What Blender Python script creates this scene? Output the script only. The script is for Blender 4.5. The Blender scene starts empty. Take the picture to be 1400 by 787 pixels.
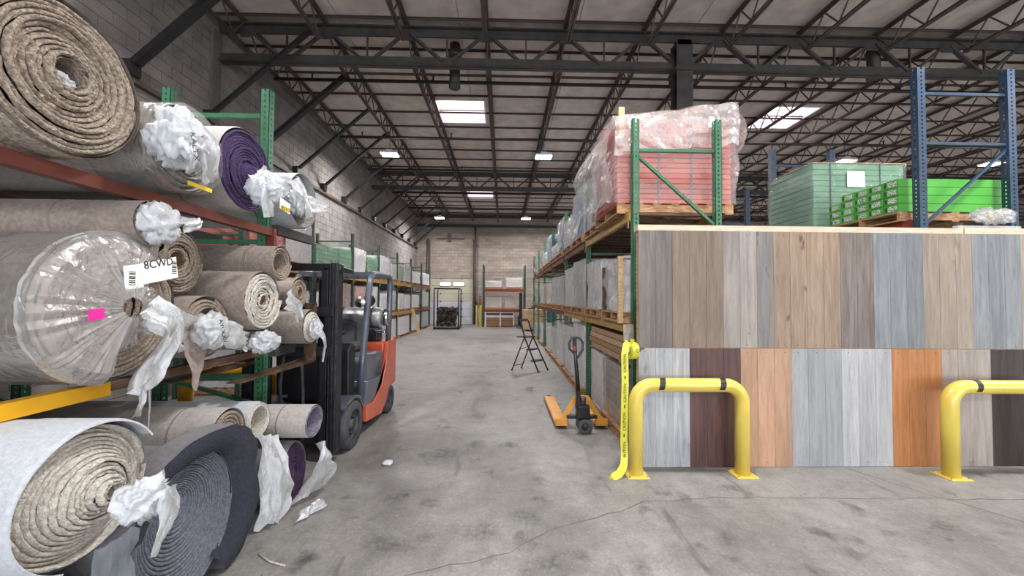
import bpy, math, random
from mathutils import Vector, Matrix, noise
scene = bpy.context.scene
COL = scene.collection
PI = math.pi
random.seed(7)

# ------------------------------------------------------------------ camera
CAM_H = 1.72
YAW, PITCH, ROLL, FPX = 0.0228, 0.0273, 0.0072, 527.0
fwd = Vector((math.sin(YAW) * math.cos(PITCH), math.cos(YAW) * math.cos(PITCH), math.sin(PITCH)))
rgt = fwd.cross(Vector((0, 0, 1))).normalized()
upv = rgt.cross(fwd)
r2 = rgt * math.cos(ROLL) + upv * math.sin(ROLL)
u2 = upv * math.cos(ROLL) - rgt * math.sin(ROLL)
cam_data = bpy.data.cameras.new('camera')
cam_data.sensor_fit = 'HORIZONTAL'
cam_data.sensor_width = 36.0
cam_data.lens = FPX / 1400.0 * 36.0
cam_data.clip_start = 0.05
cam_data.clip_end = 200
cam = bpy.data.objects.new('camera', cam_data)
COL.objects.link(cam)
m = Matrix.Identity(4)
for i in range(3):
    m[i][0], m[i][1], m[i][2] = r2[i], u2[i], -fwd[i]
m[2][3] = CAM_H
cam.matrix_world = m
scene.camera = cam

# ------------------------------------------------------------------ world, exposure
world = bpy.data.worlds.new('overcast_sky')
scene.world = world
world.use_nodes = True
bg = world.node_tree.nodes['Background']
bg.inputs[0].default_value = (0.86, 0.92, 1.0, 1)
bg.inputs[1].default_value = 5.0
scene.view_settings.view_transform = 'Standard'
scene.view_settings.look = 'None'
scene.view_settings.gamma = 1.0
scene.view_settings.use_curve_mapping = False
scene.view_settings.exposure = 0.2
LAMP_WATTS = 230.0
DOCK_FILL_STRENGTH = 260.0

# added fill: area lights in assumed dock openings behind the viewer, lifting the ceiling
ASSUMED_DOCKS = (-2.5, 4.0, 10.5, 17.0, 23.5)
for dx in ASSUMED_DOCKS:
    ld = bpy.data.lights.new('dock_fill_light', 'AREA')
    ld.shape = 'RECTANGLE'; ld.size = 3.9; ld.size_y = 4.1
    ld.energy = DOCK_FILL_STRENGTH; ld.color = (0.88, 0.94, 1.0)
    lo = bpy.data.objects.new('dock_fill_light', ld)
    COL.objects.link(lo)
    lo.location = (dx, -12.05, 2.1)
    lo.rotation_euler = (PI / 2, 0, 0)

# ------------------------------------------------------------------ helpers
ORD = ['first', 'second', 'third', 'fourth', 'fifth', 'sixth', 'seventh', 'eighth', 'ninth', 'tenth', 'eleventh',
       'twelfth', 'thirteenth', 'fourteenth', 'fifteenth', 'sixteenth', 'seventeenth', 'eighteenth', 'nineteenth',
       'twentieth'] + ['twenty-' + s for s in ('first', 'second', 'third', 'fourth', 'fifth', 'sixth', 'seventh', 'eighth', 'ninth')] + ['thirtieth']


def srgb(h):
    if isinstance(h, str):
        h = h.lstrip('#')
        c = [int(h[i:i + 2], 16) / 255 for i in (0, 2, 4)]
        return tuple(x / 12.92 if x <= 0.04045 else ((x + 0.055) / 1.055) ** 2.4 for x in c) + (1,)
    return tuple(h) + (1,)


MATS = {}


def mat(name, col, rough=0.6, metal=0.0, col2=None, scale=6.0, stretch=(1, 1, 1), detail=5, lo=0.35, hi=0.65,
        bump=0.0, bscale=None, bstretch=None, spec=0.5, alpha=None, coat=0.0, world_pos=True, trans=0.0, sheen=0.0):
    if name in MATS:
        return MATS[name]
    M = bpy.data.materials.new(name)
    M.use_nodes = True
    nt = M.node_tree
    N, L = nt.nodes, nt.links
    b = N['Principled BSDF']
    b.inputs['Roughness'].default_value = rough
    b.inputs['Metallic'].default_value = metal
    b.inputs['Specular IOR Level'].default_value = spec
    b.inputs['Coat Weight'].default_value = coat
    b.inputs['Sheen Weight'].default_value = sheen
    b.inputs['Transmission Weight'].default_value = trans
    b.inputs['Base Color'].default_value = srgb(col)
    if world_pos:
        src = N.new('ShaderNodeNewGeometry').outputs['Position']
    else:
        src = N.new('ShaderNodeTexCoord').outputs['Object']
    if col2 is not None:
        mp = N.new('ShaderNodeMapping'); mp.inputs['Scale'].default_value = stretch
        L.new(src, mp.inputs['Vector'])
        nz = N.new('ShaderNodeTexNoise')
        nz.inputs['Scale'].default_value = scale
        nz.inputs['Detail'].default_value = detail
        L.new(mp.outputs[0], nz.inputs['Vector'])
        rp = N.new('ShaderNodeValToRGB')
        rp.color_ramp.elements[0].position = lo
        rp.color_ramp.elements[1].position = hi
        rp.color_ramp.elements[0].color = srgb(col)
        rp.color_ramp.elements[1].color = srgb(col2)
        L.new(nz.outputs[0], rp.inputs[0])
        L.new(rp.outputs[0], b.inputs['Base Color'])
    if bump:
        mp2 = N.new('ShaderNodeMapping'); mp2.inputs['Scale'].default_value = bstretch or stretch
        L.new(src, mp2.inputs['Vector'])
        n2 = N.new('ShaderNodeTexNoise')
        n2.inputs['Scale'].default_value = bscale or scale * 3
        n2.inputs['Detail'].default_value = 4
        L.new(mp2.outputs[0], n2.inputs['Vector'])
        bp = N.new('ShaderNodeBump')
        bp.inputs['Strength'].default_value = bump
        bp.inputs['Distance'].default_value = 0.02
        L.new(n2.outputs[0], bp.inputs['Height'])
        L.new(bp.outputs[0], b.inputs['Normal'])
    if alpha is not None:
        out = N['Material Output']
        tr = N.new('ShaderNodeBsdfTransparent')
        mx = N.new('ShaderNodeMixShader')
        mx.inputs[0].default_value = alpha
        L.new(tr.outputs[0], mx.inputs[1]); L.new(b.outputs[0], mx.inputs[2])
        L.new(mx.outputs[0], out.inputs['Surface'])
    MATS[name] = M
    return M


ORG = {}


class MB:
    """collects geometry for one mesh object"""

    def __init__(s):
        s.v, s.f, s.sm, s.mi = [], [], [], []
        s.cur = 0

    def face(s, idx, smooth=False):
        s.f.append(tuple(idx)); s.sm.append(smooth); s.mi.append(s.cur)

    def box(s, x0, x1, y0, y1, z0, z1):
        n = len(s.v)
        s.v += [(x0, y0, z0), (x1, y0, z0), (x1, y1, z0), (x0, y1, z0), (x0, y0, z1), (x1, y0, z1), (x1, y1, z1), (x0, y1, z1)]
        for q in ((0, 3, 2, 1), (4, 5, 6, 7), (0, 1, 5, 4), (1, 2, 6, 5), (2, 3, 7, 6), (3, 0, 4, 7)):
            s.face([n + i for i in q])
        return s

    def bar(s, p, q, w, h, up=(0, 0, 1)):
        p, q = Vector(p), Vector(q)
        d = (q - p).normalized()
        u = Vector(up)
        if abs(d.dot(u)) > 0.98:
            u = Vector((1, 0, 0))
        a = d.cross(u).normalized() * (w / 2)
        b = a.cross(d).normalized() * (h / 2)
        n = len(s.v)
        for o in (p, q):
            s.v += [tuple(o - a - b), tuple(o + a - b), tuple(o + a + b), tuple(o - a + b)]
        for qd in ((0, 1, 2, 3), (7, 6, 5, 4), (0, 4, 5, 1), (1, 5, 6, 2), (2, 6, 7, 3), (3, 7, 4, 0)):
            s.face([n + i for i in qd])
        return s

    def cyl(s, p, q, r, n=12, r2=None, caps=True):
        return s.tube([p, q], [r, r if r2 is None else r2], n, caps)

    def tube(s, pts, r, n=8, caps=True, closed=False):
        pts = [Vector(p) for p in pts]
        k = len(pts)
        rs = r if isinstance(r, (list, tuple)) else [r] * k
        base = len(s.v)
        prev = None
        for i, p in enumerate(pts):
            if closed:
                d = pts[(i + 1) % k] - pts[i - 1]
            elif i == 0:
                d = pts[1] - p
            elif i == k - 1:
                d = p - pts[i - 1]
            else:
                d = (pts[i + 1] - p).normalized() + (p - pts[i - 1]).normalized()
            d.normalize()
            if prev is None:
                a = d.cross(Vector((0, 0, 1)))
                if a.length < 1e-3:
                    a = d.cross(Vector((1, 0, 0)))
            else:
                a = prev - d * prev.dot(d)
            a.normalize()
            prev = a
            b = d.cross(a)
            for j in range(n):
                t = 2 * PI * j / n
                s.v.append(tuple(p + (a * math.cos(t) + b * math.sin(t)) * rs[i]))
        for i in range(k if closed else k - 1):
            i2 = (i + 1) % k
            for j in range(n):
                j2 = (j + 1) % n
                s.face((base + i * n + j, base + i * n + j2, base + i2 * n + j2, base + i2 * n + j), True)
        if caps and not closed:
            s.face([base + j for j in range(n)][::-1])
            s.face([base + (k - 1) * n + j for j in range(n)])
        return s

    def lathe(s, prof, o, axis, n=24, smooth=True):
        """prof: [(radius, distance along axis)]"""
        o, ax = Vector(o), Vector(axis).normalized()
        a = ax.cross(Vector((0, 0, 1)))
        if a.length < 1e-3:
            a = Vector((1, 0, 0))
        a.normalize()
        b = ax.cross(a)
        base = len(s.v)
        for (r, h) in prof:
            for j in range(n):
                t = 2 * PI * j / n
                s.v.append(tuple(o + ax * h + (a * math.cos(t) + b * math.sin(t)) * r))
        for i in range(len(prof) - 1):
            for j in range(n):
                j2 = (j + 1) % n
                s.face((base + i * n + j, base + i * n + j2, base + (i + 1) * n + j2, base + (i + 1) * n + j), smooth)
        return s

    def prism(s, poly, fn0, fn1):
        """poly 2D points; fn0/fn1 map them to the two 3D caps"""
        base = len(s.v)
        k = len(poly)
        s.v += [tuple(fn0(*p)) for p in poly] + [tuple(fn1(*p)) for p in poly]
        s.face([base + i for i in range(k)][::-1])
        s.face([base + k + i for i in range(k)])
        for i in range(k):
            j = (i + 1) % k
            s.face((base + i, base + j, base + k + j, base + k + i))
        return s

    def grid(s, nu, nv, fn, closeu=False, closev=False, smooth=True):
        base = len(s.v)
        for i in range(nu):
            for j in range(nv):
                s.v.append(tuple(fn(i, j)))
        for i in range(nu if closeu else nu - 1):
            for j in range(nv if closev else nv - 1):
                i2, j2 = (i + 1) % nu, (j + 1) % nv
                s.face((base + i * nv + j, base + i2 * nv + j, base + i2 * nv + j2, base + i * nv + j2), smooth)
        return s

    def mesh(s, name, mats):
        me = bpy.data.meshes.new(name)
        me.from_pydata(s.v, [], s.f)
        me.polygons.foreach_set('use_smooth', s.sm)
        for mm in (mats if isinstance(mats, (list, tuple)) else [mats]):
            me.materials.append(mm)
        if any(s.mi):
            me.polygons.foreach_set('material_index', s.mi)
        me.update()
        return me

    def build(s, name, mats, parent=None, bevel=0.0, local=False, seg=2):
        if parent is not None and not local:
            o = ORG[parent.name]
            s.v = [(x - o.x, y - o.y, z - o.z) for x, y, z in s.v]
        ob = bpy.data.objects.new(name, s.mesh(name, mats))
        COL.objects.link(ob)
        if parent is not None:
            ob.parent = parent
            ORG[ob.name] = ORG.get(parent.name, Vector((0, 0, 0)))
        else:
            ORG[ob.name] = Vector((0, 0, 0))
        if bevel:
            bv = ob.modifiers.new('bevel', 'BEVEL')
            bv.width = bevel; bv.segments = seg; bv.limit_method = 'ANGLE'
        return ob


def bx(x0, x1, y0, y1, z0, z1):
    return MB().box(x0, x1, y0, y1, z0, z1)


def tag(o, label, cat, group=None, kind=None):
    o['label'] = label
    o['category'] = cat
    if group:
        o['group'] = group
    if kind:
        o['kind'] = kind
    return o


def thing(name, label, cat, loc=(0, 0, 0), group=None, rotz=0.0):
    o = bpy.data.objects.new(name, None)
    COL.objects.link(o)
    o.location = loc
    o.rotation_euler = (0, 0, rotz)
    o.empty_display_size = 0.1
    ORG[o.name] = Vector(loc)
    return tag(o, label, cat, group)


def struct(o):
    o['kind'] = 'structure'
    return o


def inst(me, name, parent, loc=(0, 0, 0), rot=(0, 0, 0), scale=(1, 1, 1), bevel=0):
    """another object that shares mesh data; loc in the parent's frame"""
    o = bpy.data.objects.new(name, me)
    COL.objects.link(o)
    o.parent = parent
    o.location = loc
    o.rotation_euler = rot
    o.scale = scale
    if bevel:
        bv = o.modifiers.new('bevel', 'BEVEL'); bv.width = bevel; bv.segments = 1
    return o


def copy_thing(root, loc, label=None, group=None, rotz=None):
    r = root.copy(); COL.objects.link(r)
    r.location = loc
    if rotz is not None:
        r.rotation_euler = (0, 0, rotz)
    if label:
        r['label'] = label
    if group:
        r['group'] = group
    for ch in list(root.children):
        c = ch.copy(); COL.objects.link(c); c.parent = r
        for g in ch.children:
            d = g.copy(); COL.objects.link(d); d.parent = c
    return r


def text_mesh(s, size, material, extrude=0.0005):
    cu = bpy.data.curves.new('lettering', 'FONT')
    cu.body = s; cu.size = size; cu.extrude = extrude
    cu.align_x = 'CENTER'; cu.align_y = 'CENTER'
    cu.resolution_u = 2
    to = bpy.data.objects.new('lettering', cu)
    COL.objects.link(to)
    dg = bpy.context.evaluated_depsgraph_get()
    me = bpy.data.meshes.new_from_object(to.evaluated_get(dg))
    bpy.data.objects.remove(to)
    me.materials.clear(); me.materials.append(material)
    return me


def place_text(s, size, material, parent, origin, xdir, ydir, name='lettering'):
    """flat lettering on a surface: origin in world, xdir reads left to right, ydir is up of the letters"""
    me = text_mesh(s, size, material)
    xd, yd = Vector(xdir).normalized(), Vector(ydir).normalized()
    zd = xd.cross(yd).normalized(); yd = zd.cross(xd)
    mtx = Matrix.Identity(4)
    for i in range(3):
        mtx[i][0], mtx[i][1], mtx[i][2] = xd[i], yd[i], zd[i]
    o = ORG[parent.name]
    mtx.translation = Vector(origin) - o
    me.transform(mtx)
    ob = bpy.data.objects.new(name, me)
    COL.objects.link(ob)
    ob.parent = parent
    ORG[ob.name] = o
    return ob


def nz(*p):
    return noise.noise(Vector(p))


def fbm(p, o=3):
    v, a, q = 0.0, 1.0, Vector(p)
    for _ in range(o):
        v += a * noise.noise(q); q = q * 2.1; a *= 0.5
    return v


# ------------------------------------------------------------------ materials
black_steel = mat('black_steel', '#1b1b1e', 0.45, 0.2, '#26262a', 8)
dark_steel = mat('dark_painted_steel', '#45413f', 0.6, 0.1, '#353231', 5)
joist_steel = mat('brown_primer_steel', '#5b4f49', 0.65, 0.1, '#463c37', 4)
rubber = mat('black_rubber', '#3a3a3d', 0.8, 0, '#4a4a4e', 14, bump=0.1)
hub_mat = mat('wheel_hub_steel', '#55565a', 0.5, 0.4, '#2e2f32', 12)
chrome = mat('chrome', '#d5d7da', 0.18, 1.0)
green_rack = mat('green_rack_paint', '#2f5f46', 0.45, 0.1, '#3a6e52', 6)
dgreen_rack = mat('dark_green_rack_paint', '#263f36', 0.5, 0.1, '#30503f', 6)
blue_rack = mat('blue_rack_paint', '#213449', 0.42, 0.15, '#2a425c', 5)
orange_beam = mat('orange_beam_paint', '#6a3121', 0.5, 0.05, '#56281b', 7)
red_beam = mat('red_beam_paint', '#93362a', 0.5, 0.05, '#742a21', 6)
yellow_beam = mat('yellow_beam_paint', '#a9853a', 0.5, 0.0, '#8a6a34', 5)
yellow_safety = mat('safety_yellow_paint', '#d9c25a', 0.32, 0.0, '#d0b64c', 3, coat=0.3)
amber_safety = mat('amber_yellow_paint', '#e8b020', 0.35, 0.0, '#d79c1c', 3, coat=0.2)
wood_raw = mat('raw_pine', '#c9ab85', 0.75, 0, '#a98862', 9, (1, 1, 6), bump=0.1)
wood_pallet = mat('pallet_wood', '#b8916a', 0.8, 0, '#8a6446', 7, (2, 2, 8), bump=0.15)
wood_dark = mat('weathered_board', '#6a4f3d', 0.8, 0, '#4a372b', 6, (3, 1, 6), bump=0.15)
plywood = mat('plywood', '#b79066', 0.8, 0, '#9b7651', 3, (6, 1, 1))
cardboard = mat('cardboard', '#b99878', 0.85, 0, '#a98868', 5)
white_carton = mat('white_carton', '#eaeaec', 0.7, 0, '#dadadd', 4)
grey_carton = mat('grey_carton', '#b9babd', 0.7, 0, '#a2a3a7', 4)


def film_mat(name, col, a, gloss=0.55, rough=0.14, bump=0.8, bscale=16, col2=None):
    """thin plastic film: clear layer, milky haze and a glossy sheen"""
    M = bpy.data.materials.new(name)
    M.use_nodes = True
    N, L = M.node_tree.nodes, M.node_tree.links
    b = N['Principled BSDF']; b.inputs['Base Color'].default_value = srgb(col); b.inputs['Roughness'].default_value = .4
    b.inputs['Specular IOR Level'].default_value = .3
    pos = N.new('ShaderNodeNewGeometry').outputs['Position']
    n = N.new('ShaderNodeTexNoise'); n.inputs['Scale'].default_value = bscale; n.inputs['Detail'].default_value = 4; n.inputs['Distortion'].default_value = 1.2
    mpf = N.new('ShaderNodeMapping'); mpf.inputs['Scale'].default_value = (1, 1, .45); L.new(pos, mpf.inputs[0])
    L.new(mpf.outputs[0], n.inputs['Vector'])
    bp = N.new('ShaderNodeBump'); bp.inputs['Strength'].default_value = bump; bp.inputs['Distance'].default_value = .02
    L.new(n.outputs[0], bp.inputs['Height'])
    L.new(bp.outputs[0], b.inputs['Normal'])
    tr = N.new('ShaderNodeBsdfTransparent')
    tl = N.new('ShaderNodeBsdfTranslucent'); tl.inputs[0].default_value = srgb(col)
    mt_ = N.new('ShaderNodeMixShader'); mt_.inputs[0].default_value = .35
    L.new(b.outputs[0], mt_.inputs[1]); L.new(tl.outputs[0], mt_.inputs[2])
    mx = N.new('ShaderNodeMixShader'); L.new(tr.outputs[0], mx.inputs[1]); L.new(mt_.outputs[0], mx.inputs[2])
    # haze gathers in the folds
    mr = N.new('ShaderNodeMapRange'); mr.inputs[1].default_value = .3; mr.inputs[2].default_value = .7
    mr.inputs[3].default_value = a * .82; mr.inputs[4].default_value = min(1, a * 1.18)
    L.new(n.outputs[0], mr.inputs[0]); L.new(mr.outputs[0], mx.inputs[0])
    gl = N.new('ShaderNodeBsdfGlossy'); gl.inputs['Roughness'].default_value = rough; L.new(bp.outputs[0], gl.inputs['Normal'])
    fr = N.new('ShaderNodeFresnel'); fr.inputs[0].default_value = 1.5; L.new(bp.outputs[0], fr.inputs['Normal'])
    mu = N.new('ShaderNodeMath'); mu.operation = 'MULTIPLY_ADD'; mu.inputs[1].default_value = gloss; mu.inputs[2].default_value = .03
    L.new(fr.outputs[0], mu.inputs[0])
    m2 = N.new('ShaderNodeMixShader'); L.new(mu.outputs[0], m2.inputs[0]); L.new(mx.outputs[0], m2.inputs[1]); L.new(gl.outputs[0], m2.inputs[2])
    L.new(m2.outputs[0], N['Material Output'].inputs['Surface'])
    MATS[name] = M
    return M


film = film_mat('stretch_film', '#eceae8', .36, .4, .2, .5)
film_dense = film_mat('milky_stretch_film', '#ffffff', .44, .6, .16, .9, 26)
film_clear = film_mat('clear_wrap_film', '#f2f4f6', .20, .55, .12, .6)
bag_plastic = film_mat('crumpled_poly_bag', '#eceff3', .82, .35, .2, .35, 22)
bag_blue = film_mat('bluish_poly_sheet', '#c3ccd9', .5, .6, .15, .4, 12)
ink = mat('black_ink', '#151515', 0.7)
paper = mat('white_paper', '#eeeeec', 0.7)
yellow_label = mat('yellow_label', '#e8c63a', 0.6)
magenta = mat('magenta_sticker', '#e02a9c', 0.5)
# ------------------------------------------------------------------ the building
WX, FY, BY, RX, DECK = -5.75, 25.6, -12.0, 36.0, 7.30


def floor_material():
    M = bpy.data.materials.new('worn_concrete_floor')
    M.use_nodes = True
    nt = M.node_tree; N, L = nt.nodes, nt.links
    b = N['Principled BSDF']
    pos = N.new('ShaderNodeNewGeometry').outputs['Position']

    def noise_ramp(scale, lo, hi, c0, c1, detail=6, stretch=(1, 1, 1), rough=0.6, off=(0, 0, 0)):
        mp = N.new('ShaderNodeMapping'); mp.inputs['Scale'].default_value = stretch; mp.inputs['Location'].default_value = off
        L.new(pos, mp.inputs[0])
        t = N.new('ShaderNodeTexNoise'); t.inputs['Scale'].default_value = scale; t.inputs['Detail'].default_value = detail
        t.inputs['Roughness'].default_value = rough
        L.new(mp.outputs[0], t.inputs['Vector'])
        r = N.new('ShaderNodeValToRGB')
        r.color_ramp.elements[0].position = lo; r.color_ramp.elements[1].position = hi
        r.color_ramp.elements[0].color = srgb(c0); r.color_ramp.elements[1].color = srgb(c1)
        L.new(t.outputs[0], r.inputs[0])
        return r.outputs[0], t

    def mult(a, c, f=1.0):
        mx = N.new('ShaderNodeMix'); mx.data_type = 'RGBA'; mx.blend_type = 'MULTIPLY'
        mx.inputs[0].default_value = f
        L.new(a, mx.inputs[6]); L.new(c, mx.inputs[7])
        return mx.outputs[2]
    base, t0 = noise_ramp(1.3, 0.32, 0.68, '#807e7b', '#989692')
    fine, t1 = noise_ramp(38, 0.25, 0.6, '#9a9895', '#ffffff', 8, rough=0.8)
    spots, t2 = noise_ramp(2.3, 0.29, 0.40, '#77777a', '#ffffff', 5, (1, 0.75, 1), off=(3.1, 1.7, 0))
    smudge, t3 = noise_ramp(0.55, 0.34, 0.52, '#a9a9a9', '#ffffff', 7, (1, 0.6, 1), off=(8, 2, 0))
    scuff, t4 = noise_ramp(1.6, 0.30, 0.37, '#8f8f92', '#ffffff', 4, (3.2, 0.5, 1), off=(1, 9, 0))
    mott, t5 = noise_ramp(6.5, 0.3, 0.62, '#b4b2ae', '#ffffff', 8, rough=.75, off=(5, 5, 0))
    c = mult(base, fine, 0.6); c = mult(c, mott, .6); c = mult(c, spots, 0.8); c = mult(c, smudge, 0.7); c = mult(c, scuff, 0.5)
    # light scratches and dust specks
    sp = N.new('ShaderNodeTexVoronoi'); sp.inputs['Scale'].default_value = 26
    L.new(pos, sp.inputs['Vector'])
    rp = N.new('ShaderNodeValToRGB'); rp.color_ramp.elements[0].position = 0.05; rp.color_ramp.elements[1].position = 0.12
    rp.color_ramp.elements[0].color = srgb('#ffffff'); rp.color_ramp.elements[1].color = (0, 0, 0, 1)
    L.new(sp.outputs['Distance'], rp.inputs[0])
    mx = N.new('ShaderNodeMix'); mx.data_type = 'RGBA'; mx.blend_type = 'SCREEN'; mx.inputs[0].default_value = 0.25
    L.new(c, mx.inputs[6]); L.new(rp.outputs[0], mx.inputs[7])
    L.new(mx.outputs[2], b.inputs['Base Color'])
    rr = N.new('ShaderNodeMapRange'); rr.inputs[3].default_value = 0.42; rr.inputs[4].default_value = 0.72
    L.new(t0.outputs[0], rr.inputs[0]); L.new(rr.outputs[0], b.inputs['Roughness'])
    bp = N.new('ShaderNodeBump'); bp.inputs['Strength'].default_value = 0.25; bp.inputs['Distance'].default_value = 0.01
    L.new(t1.outputs[0], bp.inputs['Height']); L.new(bp.outputs[0], b.inputs['Normal'])
    return M


floor = struct(bx(WX - 0.2, RX, BY, FY + 0.2, -0.2, 0.0).build('floor', floor_material()))
crack_mat = mat('floor_crack', '#5d5b58', 0.9)


def ribbon(pts, w, z, seed, jit=0.02, step=0.12):
    """thin irregular strip lying on the floor"""
    rnd = random.Random(seed)
    P = []
    for a, b in zip(pts[:-1], pts[1:]):
        a, b = Vector(a), Vector(b)
        n = max(2, int((b - a).length / step))
        for i in range(n):
            P.append(a.lerp(b, i / n) + Vector((rnd.uniform(-jit, jit), rnd.uniform(-jit, jit))))
    P.append(Vector(pts[-1]))
    mb = MB()
    for i, p in enumerate(P):
        d = (P[min(i + 1, len(P) - 1)] - P[max(i - 1, 0)]).normalized()
        nn = Vector((-d.y, d.x)) * w * 0.5 * rnd.uniform(0.35, 1.3)
        mb.v += [(p.x + nn.x, p.y + nn.y, z), (p.x - nn.x, p.y - nn.y, z)]
    for i in range(len(P) - 1):
        mb.face((2 * i, 2 * i + 1, 2 * i + 3, 2 * i + 2))
    return mb


for k, (pts, w) in enumerate([
        ([(-1.05, 2.28), (-0.45, 2.5), (0.05, 2.64), (0.36, 2.92), (0.75, 3.05), (1.2, 3.3), (2.0, 3.36), (3.2, 3.34), (4.4, 3.3), (7.0, 3.3)], 0.012),
        ([(3.55, 3.93), (3.75, 3.5), (3.95, 3.2), (4.1, 2.95), (4.0, 2.55)], 0.016),
        ([(-1.5, 2.45), (-1.3, 2.3), (-1.05, 2.28)], 0.008),
        ([(-5.7, 9.8), (1.5, 9.75)], 0.012), ([(-5.7, 16.0), (1.5, 16.0)], 0.012)]):
    ribbon(pts, w, 0.0012, k).build('floor_crack', crack_mat, floor)
stain_mat = bpy.data.materials.new('tyre_grime'); stain_mat.use_nodes = True
N, L = stain_mat.node_tree.nodes, stain_mat.node_tree.links
pb_ = N['Principled BSDF']; pb_.inputs['Base Color'].default_value = srgb('#4c4c4e'); pb_.inputs['Roughness'].default_value = .7
at_ = N.new('ShaderNodeAttribute'); at_.attribute_name = 'wear'
ns_ = N.new('ShaderNodeTexNoise'); ns_.inputs['Scale'].default_value = 22; ns_.inputs['Detail'].default_value = 6
L.new(N.new('ShaderNodeNewGeometry').outputs['Position'], ns_.inputs['Vector'])
rm_ = N.new('ShaderNodeMapRange'); rm_.inputs[1].default_value = .3; rm_.inputs[2].default_value = .65
L.new(ns_.outputs[0], rm_.inputs[0])
mm_ = N.new('ShaderNodeMath'); mm_.operation = 'MULTIPLY'; L.new(at_.outputs['Fac'], mm_.inputs[0]); L.new(rm_.outputs[0], mm_.inputs[1])
m3_ = N.new('ShaderNodeMath'); m3_.operation = 'MULTIPLY'; m3_.inputs[1].default_value = .42; L.new(mm_.outputs[0], m3_.inputs[0])
mx_s = N.new('ShaderNodeMixShader'); L.new(m3_.outputs[0], mx_s.inputs[0])
L.new(N.new('ShaderNodeBsdfTransparent').outputs[0], mx_s.inputs[1]); L.new(pb_.outputs[0], mx_s.inputs[2])
L.new(mx_s.outputs[0], N['Material Output'].inputs['Surface'])
rs = random.Random(5)
STAINS = [(0.31, 2.55, .13, 1.6), (0.55, 2.62, .07, 1), (0.18, 2.42, .08, 1), (-0.55, 2.85, .07, 1), (1.62, 2.78, .09, 1), (2.4, 2.83, .06, 1), (-0.62, 4.3, .16, 1.3), (-0.3, 4.6, .12, 1),
          (-1.0, 2.37, .09, 1), (-1.25, 2.6, .06, 1), (0.9, 2.5, .08, 1), (2.0, 2.45, .07, 1), (0.35, 3.7, .08, 1), (-0.9, 3.4, .11, 1), (-0.6, 3.3, .08, 1), (-0.35, 5.7, .15, 1), (-0.75, 2.75, .1, 1.8), (0.2, 3.1, .1, 1.4), (-0.1, 2.9, .11, 1.5)]
for _ in range(26):
    STAINS.append((rs.uniform(-1.5, 3.8), rs.uniform(2.3, 3.6) if rs.random() < .6 else rs.uniform(3.6, 9), rs.uniform(.03, .08), rs.uniform(.8, 2)))
for (sx, sy, sr, el) in STAINS:
    if sy > 3.6 and sx > .9:
        continue
    mb = MB(); n = 20; rings = 5
    fade = []
    mb.v.append((sx, sy, 0.0009)); fade.append(1.0)
    for k in range(1, rings + 1):
        for j in range(n):
            t = 2 * PI * j / n
            rr = 1.5 * sr * (k / rings) * (0.8 + 0.5 * nz(math.cos(t) * .9 + sx * 9, math.sin(t) * .9, sy * 5))
            mb.v.append((sx + rr * math.cos(t) * el, sy + rr * math.sin(t), 0.0009)); fade.append(1 - (k / rings) ** 1.5)
    for j in range(n):
        mb.face((0, 1 + j, 1 + (j + 1) % n))
        for k in range(rings - 1):
            mb.face((1 + k * n + j, 1 + (k + 1) * n + j, 1 + (k + 1) * n + (j + 1) % n, 1 + k * n + (j + 1) % n))
    so = mb.build('floor_stain', stain_mat, floor)
    ca = so.data.attributes.new('wear', 'FLOAT', 'POINT')
    ca.data.foreach_set('value', fade)

# block walls -----------------------------------------------------------------
mortar = mat('mortar', '#6f6a67', 0.9, 0, '#5f5b58', 6)
block_mat = mat('concrete_block', '#8f8985', 0.9, 0, '#79736f', 2.4, bump=0.35, bscale=70)
wall_left = struct(bx(WX - 0.2, WX - 0.012, BY - .2, FY + .2, 0, DECK + 0.1).build('wall_left', mortar))
blocks = []
for r in range(36):
    z0 = r * 0.203
    off = 0.2 if r % 2 else 0.0
    for c in range(-2, 64):
        y0 = c * 0.406 + off
        if y0 + 0.4 > FY or y0 < 3.4:
            continue
        if z0 + 0.195 > DECK:
            continue
        blocks.append((y0, z0))
mbk = MB().box(-0.012, 0.0, 0, 0.394, 0, 0.192)
bme = mbk.mesh('block', block_mat)
vis = [b for b in blocks if b[0] > 4.4 and b[1] > 3.0]
vis.sort(key=lambda b: b[0] ** 2 + (b[1] - 1.7) ** 2)
near = set(vis[:295])
rest = MB()
for (y0, z0) in blocks:
    if (y0, z0) in near:
        inst(bme, 'concrete_block', wall_left, (WX + nz(y0 * 3, z0 * 3, 1) * 0.003, y0, z0))
    else:
        d = nz(y0 * 3, z0 * 3, 1) * 0.003
        rest.box(WX - 0.012, WX + d, y0, y0 + 0.394, z0, z0 + 0.192)
ro = rest.build('concrete_block', block_mat, wall_left)
ro['kind'] = 'stuff'


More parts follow.
